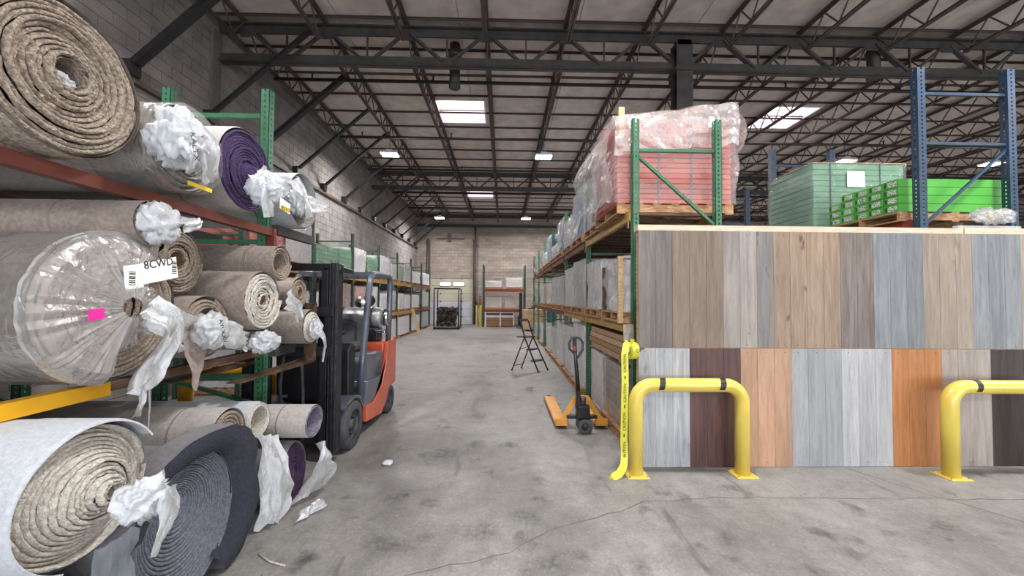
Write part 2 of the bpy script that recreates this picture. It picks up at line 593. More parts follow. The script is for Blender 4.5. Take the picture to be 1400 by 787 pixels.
def block_wall_material():
    M = bpy.data.materials.new('far_block_wall')
    M.use_nodes = True
    N, L = M.node_tree.nodes, M.node_tree.links
    b = N['Principled BSDF']; b.inputs['Roughness'].default_value = 0.9
    pos = N.new('ShaderNodeNewGeometry').outputs['Position']
    sx = N.new('ShaderNodeSeparateXYZ'); L.new(pos, sx.inputs[0])
    cx = N.new('ShaderNodeCombineXYZ'); L.new(sx.outputs[0], cx.inputs[0]); L.new(sx.outputs[2], cx.inputs[1])
    br = N.new('ShaderNodeTexBrick')
    br.inputs['Scale'].default_value = 1.0; br.inputs['Brick Width'].default_value = 0.406; br.inputs['Row Height'].default_value = 0.203
    br.inputs['Mortar Size'].default_value = 0.008
    br.inputs['Color1'].default_value = srgb('#a1968e'); br.inputs['Color2'].default_value = srgb('#8d837c'); br.inputs['Mortar'].default_value = srgb('#7d746e')
    L.new(cx.outputs[0], br.inputs['Vector'])
    n = N.new('ShaderNodeTexNoise'); n.inputs['Scale'].default_value = 0.8; n.inputs['Detail'].default_value = 6
    mp = N.new('ShaderNodeMapping'); mp.inputs['Scale'].default_value = (0.35, 1, 2.6)
    L.new(pos, mp.inputs[0]); L.new(mp.outputs[0], n.inputs['Vector'])
    rp = N.new('ShaderNodeValToRGB'); rp.color_ramp.elements[0].position = .3; rp.color_ramp.elements[1].position = .7
    rp.color_ramp.elements[0].color = (.72, .70, .68, 1); rp.color_ramp.elements[1].color = (1.15, 1.13, 1.1, 1)
    L.new(n.outputs[0], rp.inputs[0])
    mx = N.new('ShaderNodeMix'); mx.data_type = 'RGBA'; mx.blend_type = 'MULTIPLY'; mx.inputs[0].default_value = 1
    L.new(br.outputs[0], mx.inputs[6]); L.new(rp.outputs[0], mx.inputs[7]); L.new(mx.outputs[2], b.inputs['Base Color'])
    bp = N.new('ShaderNodeBump'); bp.inputs['Strength'].default_value = .5; bp.inputs['Distance'].default_value = .01
    L.new(br.outputs['Fac'], bp.inputs['Height']); bp.invert = True
    L.new(bp.outputs[0], b.inputs['Normal'])
    return M


far_wall_mat = block_wall_material()
wall_far = MB()
# leave the loading-door opening free
DX0, DX1, DZ = -4.84, -2.02, 3.02
wall_far.box(WX - .2, DX0, FY, FY + 0.2, 0, DECK + 0.1).box(DX1, RX, FY, FY + 0.2, 0, DECK + 0.1).box(DX0, DX1, FY, FY + 0.2, DZ, DECK + 0.1)
wall_far = struct(wall_far.build('wall_far', far_wall_mat))
plain_wall = mat('painted_block_wall', '#9d9894', 0.9, 0, '#8b8682', 1.5)
bw = MB()
dk = [(d - 2.0, d + 2.0) for d in ASSUMED_DOCKS]  # unseen openings, added to hold the fill lights
cuts = [WX] + [c for d in dk for c in d] + [RX]
for a, b in zip(cuts[0::2], cuts[1::2]):
    bw.box(a, b, BY - 0.2, BY, 0, DECK + 0.1)
for a, b in dk:
    bw.box(a, b, BY - 0.2, BY, 4.2, DECK + 0.1)
struct(bw.build('wall_back', plain_wall))
struct(bx(RX, RX + 0.2, BY, FY, 0, DECK + 0.1).build('wall_right', plain_wall))

# ledge that carries the knee braces, steel column in the wall
led = bx(WX, WX + 0.09, 1.0, FY, 4.98, 5.06).build('trim_1', joist_steel); struct(led)
tag(struct(bx(WX, WX + 0.04, 7.55, 7.78, 0, 7.0).build('trim_2', mat('grey_painted_column', '#6c6764', .8, 0, '#5f5a57', 3))), 'dark steel column set in the block wall under the near truss end', 'column')

# overhead door in the far wall
door_mat = mat('cream_door_panel', '#b7b3a2', 0.5, 0, '#aba796', 2)
door_low = mat('white_door_panel', '#b9bcc2', 0.5, 0, '#adb0b6', 2)
door = thing('door_1', 'cream sectional overhead door with two oval windows in far wall', 'door', ((DX0 + DX1) / 2, FY + 0.04, 0))
door['kind'] = 'structure'
ph = DZ / 6
bx(DX0 - .05, DX1 + .05, FY + .08, FY + .1, 0, DZ + .05).build('door_backing', dark_steel, door)
for k in range(6):
    p = bx(DX0, DX1, FY + 0.02, FY + 0.07, k * ph + 0.006, (k + 1) * ph - 0.006).build('door_panel', door_low if k < 3 else door_mat, door, bevel=0.008)
    for q in (0.25, 0.75):
        x = DX0 + (DX1 - DX0) * q
        bx(x - 0.04, x + 0.04, FY + 0.005, FY + 0.02, (k + 1) * ph - 0.05, (k + 1) * ph + 0.04).build('hinge', hub_mat, p)
pane_mat = mat('bright_door_pane', '#ffffff', 0.3)
pb = pane_mat.node_tree.nodes['Principled BSDF']
pb.inputs['Emission Color'].default_value = (1, .98, .97, 1); pb.inputs['Emission Strength'].default_value = 1.6
for x in (-3.83, -2.96):
    def oval(w, h, n=20):
        return [(x + w * math.copysign(abs(math.cos(t)) ** .5, math.cos(t)), 2.655 + h * math.copysign(abs(math.sin(t)) ** .6, math.sin(t)))
                for t in [2 * PI * i / n for i in range(n)]]
    fr = MB().prism(oval(.40, .17), lambda a, c: (a, FY - 0.005, c), lambda a, c: (a, FY + 0.02, c)).build('window_frame', joist_steel, door)
    MB().prism(oval(.36, .135), lambda a, c: (a, FY - 0.012, c), lambda a, c: (a, FY - 0.006, c)).build('pane', pane_mat, fr)
for x in (DX0 - 0.06, DX1 + 0.06):
    bx(x - 0.05, x + 0.05, FY - 0.06, FY, 0, 5.6).build('door_track', joist_steel, door)

# pipes on the far wall
for k, (x, r, z1, lab) in enumerate([(-4.98, 0.05, 5.6, 'brown vertical pipe on far wall left of the overhead door'),
                                     (-1.86, 0.06, 6.5, 'tall brown standpipe on far wall right of the overhead door')]):
    t = thing('wall_pipe', lab, 'pipe', (x, FY - 0.2, 0), 'pipes on the far wall')
    MB().cyl((x, FY - .2, 0), (x, FY - .2, z1), r, 10).build('pipe', joist_steel, t)
    for z in (1.5, 3.5, 5.2):
        bx(x - .1, x + .1, FY - .14, FY, z, z + .06).build('clamp', dark_steel, t)
ld_ = thing('wall_bracket', 'dark horizontal angle iron bracket high on the far wall', 'bracket', (-3.6, FY - 0.05, 5.5))
bx(-4.4, -2.6, FY - .08, FY, 5.62, 5.68).build('rail', dark_steel, ld_)
bx(-3.72, -3.5, FY - .12, FY, 5.45, 6.0).build('box', dark_steel, ld_)

# ------------------------------------------------------------------ roof deck, purlins, skylights
deck_mat = mat('fibre_roof_deck', '#d0c5bf', 0.95, 0, '#b9aea8', 3.0, bump=0.4, bscale=50)
tee_mat = mat('purlin_steel', '#3f3835', 0.7)
ceil = MB().box(WX, RX, BY, 6.0, DECK, DECK + 0.08)
ceil.box(RX - 10, RX, 6.0, FY, DECK, DECK + 0.08)
ceiling = struct(ceil.build('ceiling', deck_mat))
SKY = [(-1.95, -0.6, 10.75, 12.1), (7.75, 9.1, 10.75, 12.1), (-1.95, -0.6, 20.0, 21.3), (7.75, 9.1, 20.0, 21.3)]
panels = []
TY = 10.48
rows = [TY + 0.97 * k for k in range(-5, 17)]
cw = 2.41
ncol = int((RX - 10 - WX) / cw) + 1
for i, y in enumerate(rows):
    y0, y1 = max(y, 6.0), min(y + 0.97, FY)
    if y1 <= y0:
        continue
    for c in range(ncol):
        x0 = WX + c * cw
        x1 = min(x0 + cw, RX - 10)
        spans = [(x0, x1, y0, y1)]
        for (a0, a1, b0, b1) in SKY:
            nxt = []
            for (p0, p1, q0, q1) in spans:
                if p1 <= a0 or p0 >= a1 or q1 <= b0 or q0 >= b1:
                    nxt.append((p0, p1, q0, q1)); continue
                if p0 < a0: nxt.append((p0, a0, q0, q1))
                if p1 > a1: nxt.append((a1, p1, q0, q1))
                m0, m1 = max(p0, a0), min(p1, a1)
                if q0 < b0: nxt.append((m0, m1, q0, b0))
                if q1 > b1: nxt.append((m0, m1, b1, q1))
            spans = nxt
        for (p0, p1, q0, q1) in spans:
            panels.append((q0 * q0 + p0 * p0, p0, p1, q0, q1))
panels.sort()
rest = MB()
for k, (d, p0, p1, q0, q1) in enumerate(panels):
    g = 0.006
    dz = nz(p0, q0, 3) * 0.006
    if k < 280:
        bx(p0 + g, p1 - g, q0 + g, q1 - g, DECK + dz, DECK + 0.07).build('deck_panel', deck_mat, ceiling)
    else:
        rest.box(p0 + g, p1 - g, q0 + g, q1 - g, DECK + dz, DECK + 0.07)
ro = rest.build('deck_panel', deck_mat, ceiling); ro['kind'] = 'stuff'
bx(WX, RX, 5.9, FY + 0.2, DECK + 0.075, DECK + 0.08)
tm = MB().box(WX, RX, -0.025, 0.025, DECK - 0.012, DECK).box(WX, RX, -0.006, 0.006, DECK - 0.05, DECK - 0.012).mesh('purlin', tee_mat)
for y in [5.63 + 0.97 * k for k in range(21)] + [6.55 - 0.97 * k for k in range(1, 8)]:
    inst(tm, 'purlin', ceiling, (0, y, 0))
# roofing felt that closes the joints, open above the skylights
felt = MB()
xs = sorted({WX, RX, *[s[0] for s in SKY], *[s[1] for s in SKY]})
ys = sorted({6.0, FY + .2, *[s[2] for s in SKY], *[s[3] for s in SKY]})
for a0, a1 in zip(xs[:-1], xs[1:]):
    for b0, b1 in zip(ys[:-1], ys[1:]):
        if any(s[0] <= a0 and a1 <= s[1] and s[2] <= b0 and b1 <= s[3] for s in SKY):
            continue
        felt.box(a0, a1, b0, b1, DECK + 0.08, DECK + 0.09)
felt.build('roofing_felt', dark_steel, ceiling)
sky_pane = bpy.data.materials.new('translucent_skylight'); sky_pane.use_nodes = True
N, L = sky_pane.node_tree.nodes, sky_pane.node_tree.links
N.remove(N['Principled BSDF'])
trl = N.new('ShaderNodeBsdfTranslucent'); trl.inputs[0].default_value = (1.0, .80, .82, 1)
L.new(trl.outputs[0], N['Material Output'].inputs['Surface'])
red_smear = mat('faded_red_skylight_stain', '#e8909a', 0.5, alpha=0.5)
for k, (a0, a1, b0, b1) in enumerate(SKY):
    w = thing('window_%d' % (k + 1), ['square pinkish skylight over the middle of the aisle', 'square pinkish skylight above the green cartons',
                                    'far square pinkish skylight over the aisle end', 'far skylight at the right of the roof'][k], 'skylight', ((a0 + a1) / 2, (b0 + b1) / 2, DECK))
    w['kind'] = 'structure'
    bx(a0, a1, b0, b1, DECK + 0.30, DECK + 0.305).build('pane', sky_pane, w)
    fr = MB().box(a0 - .05, a0, b0 - .05, b1 + .05, DECK - .03, DECK + .3).box(a1, a1 + .05, b0 - .05, b1 + .05, DECK - .03, DECK + .3)
    fr.box(a0, a1, b0 - .05, b0, DECK - .03, DECK + .3).box(a0, a1, b1, b1 + .05, DECK - .03, DECK + .3)
    fr.build('window_frame', white_carton, w)
    ym = (b0 + b1) / 2
    bx(a0, a1, ym - .015, ym + .015, DECK + .02, DECK + .05).build('glazing_bar', tee_mat, w)

# ------------------------------------------------------------------ trusses and joists
TRUSS_Y = [-1.25, 7.75, 16.75, 25.42]
JX = [-0.38 + 1.61 * k for k in range(-3, 16)]
for ti, ty in enumerate(TRUSS_Y):
    if ti == 0:
        continue
    nm = {1: 'near', 2: 'second', 3: 'last'}[ti]
    t = thing('roof_truss', {1: 'dark steel roof truss nearest the viewer, spanning over the carpet rolls and column',
                             2: 'middle dark roof truss spanning between the two visible skylights over the aisle',
                             3: 'roof truss lying against the top of the far block wall'}[ti], 'truss', (0, ty, 6.42), 'roof trusses')
    x0, x1 = WX + 0.02, JX[-1] + 0.8
    tc = MB().box(x0, x1, ty - .10, ty - .012, 7.17, 7.2).box(x0, x1, ty - .022, ty - .012, 7.02, 7.17)
    tc.box(x0, x1, ty + .012, ty + .10, 7.17, 7.2).box(x0, x1, ty + .012, ty + .022, 7.02, 7.17)
    tc.build('top_chord', dark_steel, t)
    bc = MB().box(x0, x1, ty - .10, ty - .012, 6.42, 6.445).box(x0, x1, ty - .022, ty - .012, 6.445, 6.6)
    bc.box(x0, x1, ty + .012, ty + .10, 6.42, 6.445).box(x0, x1, ty + .012, ty + .022, 6.445, 6.6)
    bc.build('bottom_chord', dark_steel, t)
    if ti == 3:
        continue
    for k, jx in enumerate(JX[:-1]):
        mx_ = jx + 0.805
        MB().bar((jx + .06, ty, 7.08), (mx_ - .08, ty, 6.52), .05, .075 if (k % 2) else .10, (0, 1, 0)).build('web_diagonal', dark_steel, t)
        MB().bar((mx_ + .08, ty, 6.52), (jx + 1.55, ty, 7.08), .05, .06, (0, 1, 0)).build('web_diagonal', dark_steel, t)
        if abs(mx_ - 3.645) > 0.3:
            MB().bar((mx_, ty, 6.5), (mx_, ty, 7.1), .03, .035, (0, 1, 0)).build('web_post', dark_steel, t)
    # gusset plates
    for jx in JX[:-1]:
        bx(jx - .12, jx + .12, ty - .011, ty + .011, 6.95, 7.16).build('gusset_plate', dark_steel, t)

def joist_meshes(L_, depth=0.5):
    tc = MB().box(-.05, -.008, 0, L_, 7.215, 7.24).box(.008, .05, 0, L_, 7.215, 7.24).box(-.014, -.008, 0, L_, 7.17, 7.215).box(.008, .014, 0, L_, 7.17, 7.215)
    zb = 7.24 - depth
    bc = MB().box(-.045, -.008, .28, L_ - .28, zb, zb + .02).box(.008, .045, .28, L_ - .28, zb, zb + .02)
    bc.box(-.014, -.008, .28, L_ - .28, zb + .02, zb + .06).box(.008, .014, .28, L_ - .28, zb + .02, zb + .06)
    pts = []
    n = int(L_ / 0.31); n += n % 2
    for i in range(n + 1):
        pts.append((0, .05 + (L_ - .1) * i / n, 7.2 if i % 2 == 0 else zb + .03))
    web = MB()
    for a, b in zip(pts[:-1], pts[1:]):
        web.bar(a, b, .022, .022)
    return tc.mesh('top_chord', joist_steel), bc.mesh('bottom_chord', joist_steel), web.mesh('web_rod', joist_steel)


for bi in range(3):
    ya, yb = TRUSS_Y[bi] + .02, TRUSS_Y[bi + 1] - .02
    mt, mbm, mw = joist_meshes(yb - ya)
    span = ['in front of the near truss', 'between near and middle truss', 'between middle truss and far wall'][bi]
    for ji, jx in enumerate(JX):
        t = thing('bar_joist', 'open web bar joist %s, %s from the left wall' % (span, ORD[ji]), 'joist', (jx, ya, 0), 'roof bar joists')
        inst(mt, 'top_chord', t); inst(mbm, 'bottom_chord', t); inst(mw, 'web_rod', t)

# diagonal knee braces from the left wall to the second joist line
for k in range(15):
    y = 4.33 + 1.57 * k
    if y > 25.2:
        break
    w = .13 if k in (0, 1, 3, 8) else .085
    t = thing('knee_brace', 'dark diagonal knee brace on the left wall, %s from the viewer' % ORD[k], 'brace', (WX + .05, y, 5.1), 'wall knee braces')
    MB().bar((WX + .14, y, 5.26), (JX[1] - .11, y - .12, 6.86), w * .7, w, (0, 1, 0)).build('strut', black_steel, t)
    bx(WX + .004, WX + .14, y - .09, y + .09, 5.06, 5.28).build('base_plate', black_steel, t)

# sprinkler pipes
sp_mat = mat('sprinkler_pipe_paint', '#35302e', 0.5, 0.2)
for k, y in enumerate([8.78, 11.9, 14.9, 18.2, 21.2]):
    t = thing('sprinkler_pipe', 'dark sprinkler pipe crossing under the joists, %s from the viewer' % ORD[k], 'pipe', (0, y, 6.685), 'sprinkler pipes')
    MB().cyl((WX + .5, y, 6.685), (JX[-1] - .2, y, 6.685), .04, 8).build('pipe', sp_mat, t)
    for j in range(11):
        x = -4.4 + 2.75 * j
        h = MB().cyl((x, y, 6.7), (x, y, 6.82), .02, 8).cyl((x, y, 6.82), (x, y, 6.835), .04, 8)
        h.build('sprinkler_head', sp_mat, t)

# roof column
t = thing('roof_column', 'dark steel column carrying the near truss behind the right rack', 'column', (3.645, 7.75, 0))
MB().box(3.48, 3.81, 7.60, 7.625, 0, 7.0).box(3.48, 3.81, 7.875, 7.9, 0, 7.0).box(3.63, 3.66, 7.625, 7.875, 0, 7.0).box(3.5, 3.79, 7.6, 7.9, 6.9, 7.0).build('shaft', dark_steel, t)
bx(3.4, 3.89, 7.5, 8.0, 0, .03).build('base_plate', dark_steel, t)
bx(3.44, 3.85, 7.56, 7.94, 6.36, 6.42).build('cap_plate', dark_steel, t)

# hanging dark cylinders (vents) near the roof
for (x, y, z0, lab) in [(-1.1, 8.35, 6.35, 'dark vertical vent tube hanging beside the aisle skylight'), (7.9, 7.95, 6.5, 'dark hooded vent tube hanging right of the roof column')]:
    t = thing('vent_tube', lab, 'vent', (x, y, z0), 'hanging vent tubes')
    MB().cyl((x, y, z0), (x, y, DECK - .02), .115, 16).build('tube', dark_steel, t)
    MB().cyl((x, y, z0 - .03), (x, y, z0 + .03), .128, 16).build('rim', dark_steel, t)
    MB().cyl((x, y, 7.0), (x, y, 7.06), .15, 16).build('collar', dark_steel, t)

# ------------------------------------------------------------------ high-bay lamps
led_mat = bpy.data.materials.new('led_panel'); led_mat.use_nodes = True
lb = led_mat.node_tree.nodes['Principled BSDF']
lb.inputs['Base Color'].default_value = (1, 1, 1, 1)
lb.inputs['Emission Color'].default_value = (0.95, 0.98, 1, 1); lb.inputs['Emission Strength'].default_value = 30.0
house_mat = mat('lamp_housing', '#d8d8da', 0.4, 0.3)
LX = [-3.75, 1.3, 6.4, 11.47, 16.55, 21.6]
LY = [-6.9, 2.9, 12.6, 22.5]
hm = MB().box(-.27, .27, -.19, .19, 0.0, .06).box(-.1, .1, -.12, .12, .06, .14).mesh('housing', house_mat)
pm = MB()
for sx in (-1, 1):
    for sy in (-1, 1):
        pm.box(sx * .135 - .12, sx * .135 + .12, sy * .095 - .08, sy * .095 + .08, -.012, 0)
cm = MB().cyl((0, 0, .14), (0, 0, .895), .008, 6).mesh('hanger', dark_steel)
pmesh = None
for yi, ly in enumerate(LY):
    for xi, lx in enumerate(LX):
        where = ['behind the viewer', 'above the viewer', 'in the middle of the hall', 'near the far wall'][yi]
        t = thing('high_bay_lamp', 'bright white LED high bay lamp %s, %s from the left' % (where, ORD[xi]), 'lamp', (lx, ly, 6.4), 'LED high bay lamps')
        inst(hm, 'housing', t)
        inst(cm, 'hanger', t)
        for sx in (-1, 1):
            for sy in (-1, 1):
                if pmesh is None:
                    pmesh = MB().box(-.12, .12, -.08, .08, -.012, 0).mesh('led_panel', led_mat)
                inst(pmesh, 'led_panel', t, (sx * .135, sy * .095, 0))
        ld = bpy.data.lights.new('lamp_light', 'AREA'); ld.shape = 'RECTANGLE'; ld.size = .5; ld.size_y = .36
        ld.energy = LAMP_WATTS; ld.color = (1.0, 0.975, 0.965); ld.spread = math.radians(170)
        lo = bpy.data.objects.new('lamp_light', ld); COL.objects.link(lo); lo.parent = t; lo.location = (0, 0, -.02)
# ------------------------------------------------------------------ carpet rolls
def carpet_back(name, c1, c2, sc=40):
    return mat(name, c1, 0.95, 0, c2, sc, bump=0.25, bscale=120, detail=3, sheen=0.2)


tan_back = carpet_back('tan_jute_backing', '#9c8f85', '#857870')
grey_back = carpet_back('pale_grey_backing', '#b5b0ab', '#a39e99')
white_back = carpet_back('white_woven_backing', '#c3c7cd', '#b3b8bf', 60)
slate_back = carpet_back('slate_backing', '#77757a', '#69686e')
beige_pile = mat('beige_pile_edge', '#ab9c8c', 1.0, 0, '#7d6f61', 90, bump=0.6, bscale=160, detail=3)
shag_pile = mat('taupe_shag_edge', '#c4b5a5', 1.0, 0, '#8d7e71', 60, bump=0.9, bscale=110, detail=3)
cream_pile = mat('cream_pile_edge', '#dcd6cb', 1.0, 0, '#b0a89e', 80, bump=0.6, bscale=150, detail=3)
grey_pile = mat('grey_pile_edge', '#aba79f', 1.0, 0, '#85817b', 80, bump=0.6, bscale=150, detail=3)
purple_pile = mat('purple_pile_edge', '#5a4874', 1.0, 0, '#382b4c', 70, bump=0.7, bscale=140, detail=3)
navy_pile = mat('charcoal_navy_pile_edge', '#6d717b', 1.0, 0, '#525560', 70, bump=0.25, bscale=140, detail=3)
navy_flap = mat('charcoal_navy_pile', '#272936', 1.0, 0, '#333541', 50, bump=0.5, bscale=130, detail=3)
plum_pile = mat('plum_pile', '#47294d', 1.0, 0, '#331d3a', 50, bump=0.5, bscale=130)
core_mat = mat('cardboard_core', '#8c6f54', 0.8, 0, '#7a5f47', 20)
seam_mat = mat('backing_seam', '#857a72', 0.95)


def end_surface(X, yc, zc, r0, r1, turns, tele, seed, oy=1.0, oz=1.0, cy=0.0, cz=0.0, groove=0.012, ragged=0.008, seg=64):
    """spiral of rolled-up pile: every layer a rounded ridge with a groove between"""
    mb = MB()
    pitch = (r1 - r0) / (turns + 0.0)
    prof = [(0.0, -1.0), (0.18, -0.12), (0.5, 0.1), (0.82, -0.12), (1.0, -1.0)]
    nu = int(turns * seg) + 1

    def fn(i, j):
        th = 2 * PI * i / seg
        v, g = prof[j]
        a = i / seg
        r = r0 + pitch * (a - 1 + v)
        r = max(r, r0 * 0.98)
        r = min(r, r1)
        q = r / r1
        wob = 1 + 0.018 * nz(math.cos(th) * 1.4 + seed, math.sin(th) * 1.4, a * 0.7) * (1 - q ** 4)
        lay = nz(a * 0.9, seed * 3.1, 0.5) * ragged * 2.2
        x = X + tele(q) + lay + groove * g + ragged * nz(th * 5 + seed, a * 7, j * 0.9)
        return (x, yc + (cy * (1 - q) + r * wob * math.cos(th)) * oy, zc + (cz * (1 - q) + r * wob * math.sin(th)) * oz)
    mb.grid(nu, 5, fn, smooth=True)
    return mb


def roll(label, X, yc, zc, r, back, pile, turns=10, hole=0.05, tele=None, L=3.3, seed=1, oy=1.0, oz=1.0, cy=0.0, cz=0.0,
         core=True, groove=0.014, ragged=0.007, rim=True, seam=0.35, group='carpet rolls on the left rack', seg=64):
    tele = tele or (lambda q: 0.0)
    t = thing('carpet_roll', label, 'carpet roll', (X - L / 2, yc, zc - r * oz), group)
    mb = MB()
    n = 56

    def body(i, j):
        th = 2 * PI * i / n
        x = [X - 0.004 + tele(1.0), X - 0.02 + tele(1.0), X - .5, X - 1.2, X - 2.2, X - L][j]
        rr = r * (1.0 + 0.012 * nz(math.cos(th) * 1.3 + seed, math.sin(th) * 1.3, x * 0.8))
        if j == 0:
            rr = r * 0.985
        return (x, yc + rr * math.cos(th) * oy, zc + rr * math.sin(th) * oz)
    mb.grid(n, 6, body, closeu=True)
    mb.face([len(mb.v) - n * 6 + i * 6 + 5 for i in range(n)])
    b = mb.build('carpet_body', back, t)
    if seam:
        sm = MB()
        sm.grid(n, 3, lambda i, j: (X - seam - 0.006 + 0.006 * j, yc + (r * 1.006 + (0.003 if j == 1 else 0)) * math.cos(2 * PI * i / n) * oy,
                                    zc + (r * 1.006 + (0.003 if j == 1 else 0)) * math.sin(2 * PI * i / n) * oz), closeu=True)
        sm.build('seam_line', seam_mat, b)
    end_surface(X, yc, zc, hole, r * 0.985, turns, tele, seed, oy, oz, cy, cz, groove, ragged, seg).build('pile_end', pile, t)
    # inside of the hole
    hc = MB()
    y0, z0 = yc + cy * (1 - hole / r) * oy, zc + cz * (1 - hole / r) * oz
    hc.grid(24, 2, lambda i, j: (X + tele(hole / r) - 0.012 - 0.5 * j, y0 + hole * oy * math.cos(2 * PI * i / 24), z0 + hole * oz * math.sin(2 * PI * i / 24)), closeu=True)
    hc.build('core_tube' if core else 'rolled_inner_layer', core_mat if core else pile, t)
    return t


def crumple(c, rad, seed, amp=0.38, nu=52, nv=34, freq=1.25, flat=False):
    """crumpled plastic lump: few broad sharp-edged folds, gathered towards the roll"""
    mb = MB()
    c = Vector(c)

    def fn(i, j):
        th = 2 * PI * i / nu
        ph = PI * j / (nv - 1)
        d = Vector((math.cos(ph), math.sin(ph) * math.cos(th), math.sin(ph) * math.sin(th)))
        w = Vector((noise.noise(d * 1.3 + Vector((seed, 5, 0))), noise.noise(d * 1.3 + Vector((0, seed, 9))), noise.noise(d * 1.3 + Vector((4, 0, seed))))) * .7
        n1 = 1 - 3.2 * abs(noise.noise((d + w) * freq + Vector((seed, seed * 2, 0))))
        n2 = 1 - 3.2 * abs(noise.noise((d + w) * freq * 2.3 + Vector((0, seed, seed * 3))))
        n3 = 1 - 3.2 * abs(noise.noise((d + w) * freq * 5.5 + Vector((seed, 3, 1))))
        k = 1 + amp * (0.62 * n1 + 0.30 * n2 + 0.10 * n3 - 0.35)
        return (c.x + d.x * rad[0] * k, c.y + d.y * rad[1] * k, c.z + d.z * rad[2] * k)
    mb.grid(nv, nu, lambda i, j: fn(j, i), closev=True, smooth=not flat)
    return mb


def streamer(mb, pts, w0, w1, seed, nw=9, amp=0.22):
    """hanging strip of plastic film with lengthwise folds along a path"""
    P = [Vector(p) for p in pts]
    Q = []
    for k, (a, b) in enumerate(zip(P[:-1], P[1:])):
        p0 = P[k - 1] if k else a
        p3 = P[k + 2] if k + 2 < len(P) else b
        for q in range(6):
            t = q / 6
            Q.append(.5 * ((2 * a) + (b - p0) * t + (2 * p0 - 5 * a + 4 * b - p3) * t * t + (3 * a - p0 - 3 * b + p3) * t ** 3))
    Q.append(P[-1])
    m_ = len(Q)

    def fn(i, j):
        d = (Q[min(i + 1, m_ - 1)] - Q[max(i - 1, 0)]).normalized()
        s = d.cross(Vector((1, 0.15, 0.1)))
        if s.length < .1:
            s = d.cross(Vector((0, 1, 0)))
        s.normalize()
        o = s.cross(d)
        f = i / (m_ - 1)
        w = w0 + (w1 - w0) * f
        u = (j / (nw - 1) - .5)
        wv = w * (1 + .35 * nz(f * 2.5, seed, 2) + (.18 * nz(i * .7, seed, j) if j in (0, nw - 1) else 0))
        p = Q[i] + s * u * wv + o * w * amp * (1.2 * (1 - 3 * abs(nz(u * 3 + seed, f * 1.2, 1))) + .5 * (1 - 3 * abs(nz(u * 7 + seed, f * 2.5, 5))))
        return p
    mb.grid(m_, nw, fn, smooth=True)
    return mb


GT = 'carpet rolls on the top beam'
GM = 'carpet rolls on the middle beam'
GB = 'carpet rolls on the floor'
XT = -2.0
# --- top row
r1 = roll('huge taupe shag carpet roll with open hollow centre, topmost at the far left', XT, 1.785, 2.715, .345, tan_back, shag_pile, 12, .07,
          seed=1.3, core=False, groove=.022, ragged=.016, cy=.02, cz=.03, tele=lambda q: .015 * math.sin(q * 9), group=GT, seg=80)
mb = crumple((XT - .05, 1.78, 2.70), (.05, .06, .04), 4.1)
mb.build('plastic_scrap', bag_plastic, r1)
# loose outer lap on the roll
mb = MB()
mb.grid(40, 4, lambda i, j: (XT + .004 - .02 * (j % 2) - (.0 if j < 2 else .25), 1.785 + (.346 + .008 * (i / 39) + (.006 if j in (1, 2) else 0)) * math.cos(.2 - 3.6 * i / 39),
                             2.715 + (.346 + .008 * (i / 39) + (.006 if j in (1, 2) else 0)) * math.sin(.2 - 3.6 * i / 39)))
mb.build('loose_outer_lap', shag_pile, r1)
r2_ = roll('pale grey telescoped carpet roll with bagged centre, left of the purple roll', XT, 2.43, 2.632, .262, grey_back, grey_pile, 9, .05,
           seed=2.7, groove=.03, ragged=.012, tele=lambda q: .10 * (1 - q) - .02 + .03 * math.sin(q * 20), group=GT)
mb = crumple((XT + .11, 2.25, 2.63), (.11, .15, .16), 2.2, amp=.5)
streamer(mb, [(XT + .13, 2.28, 2.7), (XT + .17, 2.36, 2.6), (XT + .14, 2.42, 2.48), (XT + .12, 2.44, 2.44)], .24, .12, 3)
streamer(mb, [(XT + .15, 2.2, 2.66), (XT + .2, 2.23, 2.52), (XT + .17, 2.25, 2.43)], .16, .05, 5)
mb.build('plastic_bag', bag_plastic, r2_)
mb = MB().grid(40, 7, lambda i, j: (XT + .05 - .1 * j + .012 * nz(i * .7, j, 2), 2.43 + (.270 + .006 * nz(i * .5, j * 1.1, 9)) * math.cos(2 * PI * i / 40),
                                    2.632 + (.270 + .006 * nz(i * .5, j * 1.1, 9)) * math.sin(2 * PI * i / 40)), closeu=True)
mb.build('plastic_sleeve', film_clear, r2_)
lb_ = bx(XT + .085, XT + .09, 2.36, 2.55, 2.395, 2.42).build('yellow_tag', yellow_label, r2_)
mb = MB().box(XT + .215, XT + .22, 2.28, 2.295, 2.66, 2.71).build('pink_mark', magenta, r2_)
place_text('KALTX', .05, ink, r2_, (XT + .24, 2.21, 2.57), (0, .25, -1), (0, 1, .25), 'handwriting')
r3 = roll('purple carpet roll with cone-shaped centre pushed out and a bag on its tip', XT, 3.02, 2.70, .315, grey_back, purple_pile, 16, .035,
          seed=3.1, groove=.012, ragged=.010, tele=lambda q: .24 * max(0, 1 - q / .30), cy=.03, cz=-.05, group=GT, seg=56)
mb = crumple((XT + .28, 2.79, 2.50), (.10, .10, .11), 6.3, amp=.5)
streamer(mb, [(XT + .24, 2.86, 2.63), (XT + .3, 2.76, 2.55), (XT + .31, 2.76, 2.42), (XT + .3, 2.80, 2.30)], .12, .12, 8)
streamer(mb, [(XT + .28, 2.83, 2.56), (XT + .33, 2.92, 2.58), (XT + .3, 3.0, 2.56)], .12, .16, 2)
mb.build('plastic_bag', bag_plastic, r3)
r4 = roll('grey beige carpet roll in torn plastic, last of the top row beside green upright', XT, 3.90, 2.68, .275, white_back, grey_pile, 7, .08,
          seed=4.4, groove=.03, ragged=.014, tele=lambda q: -.06 + .05 * math.sin(q * 14), group=GT)
mb = crumple((XT + .06, 3.66, 2.62), (.07, .1, .13), 7.7, amp=.5)
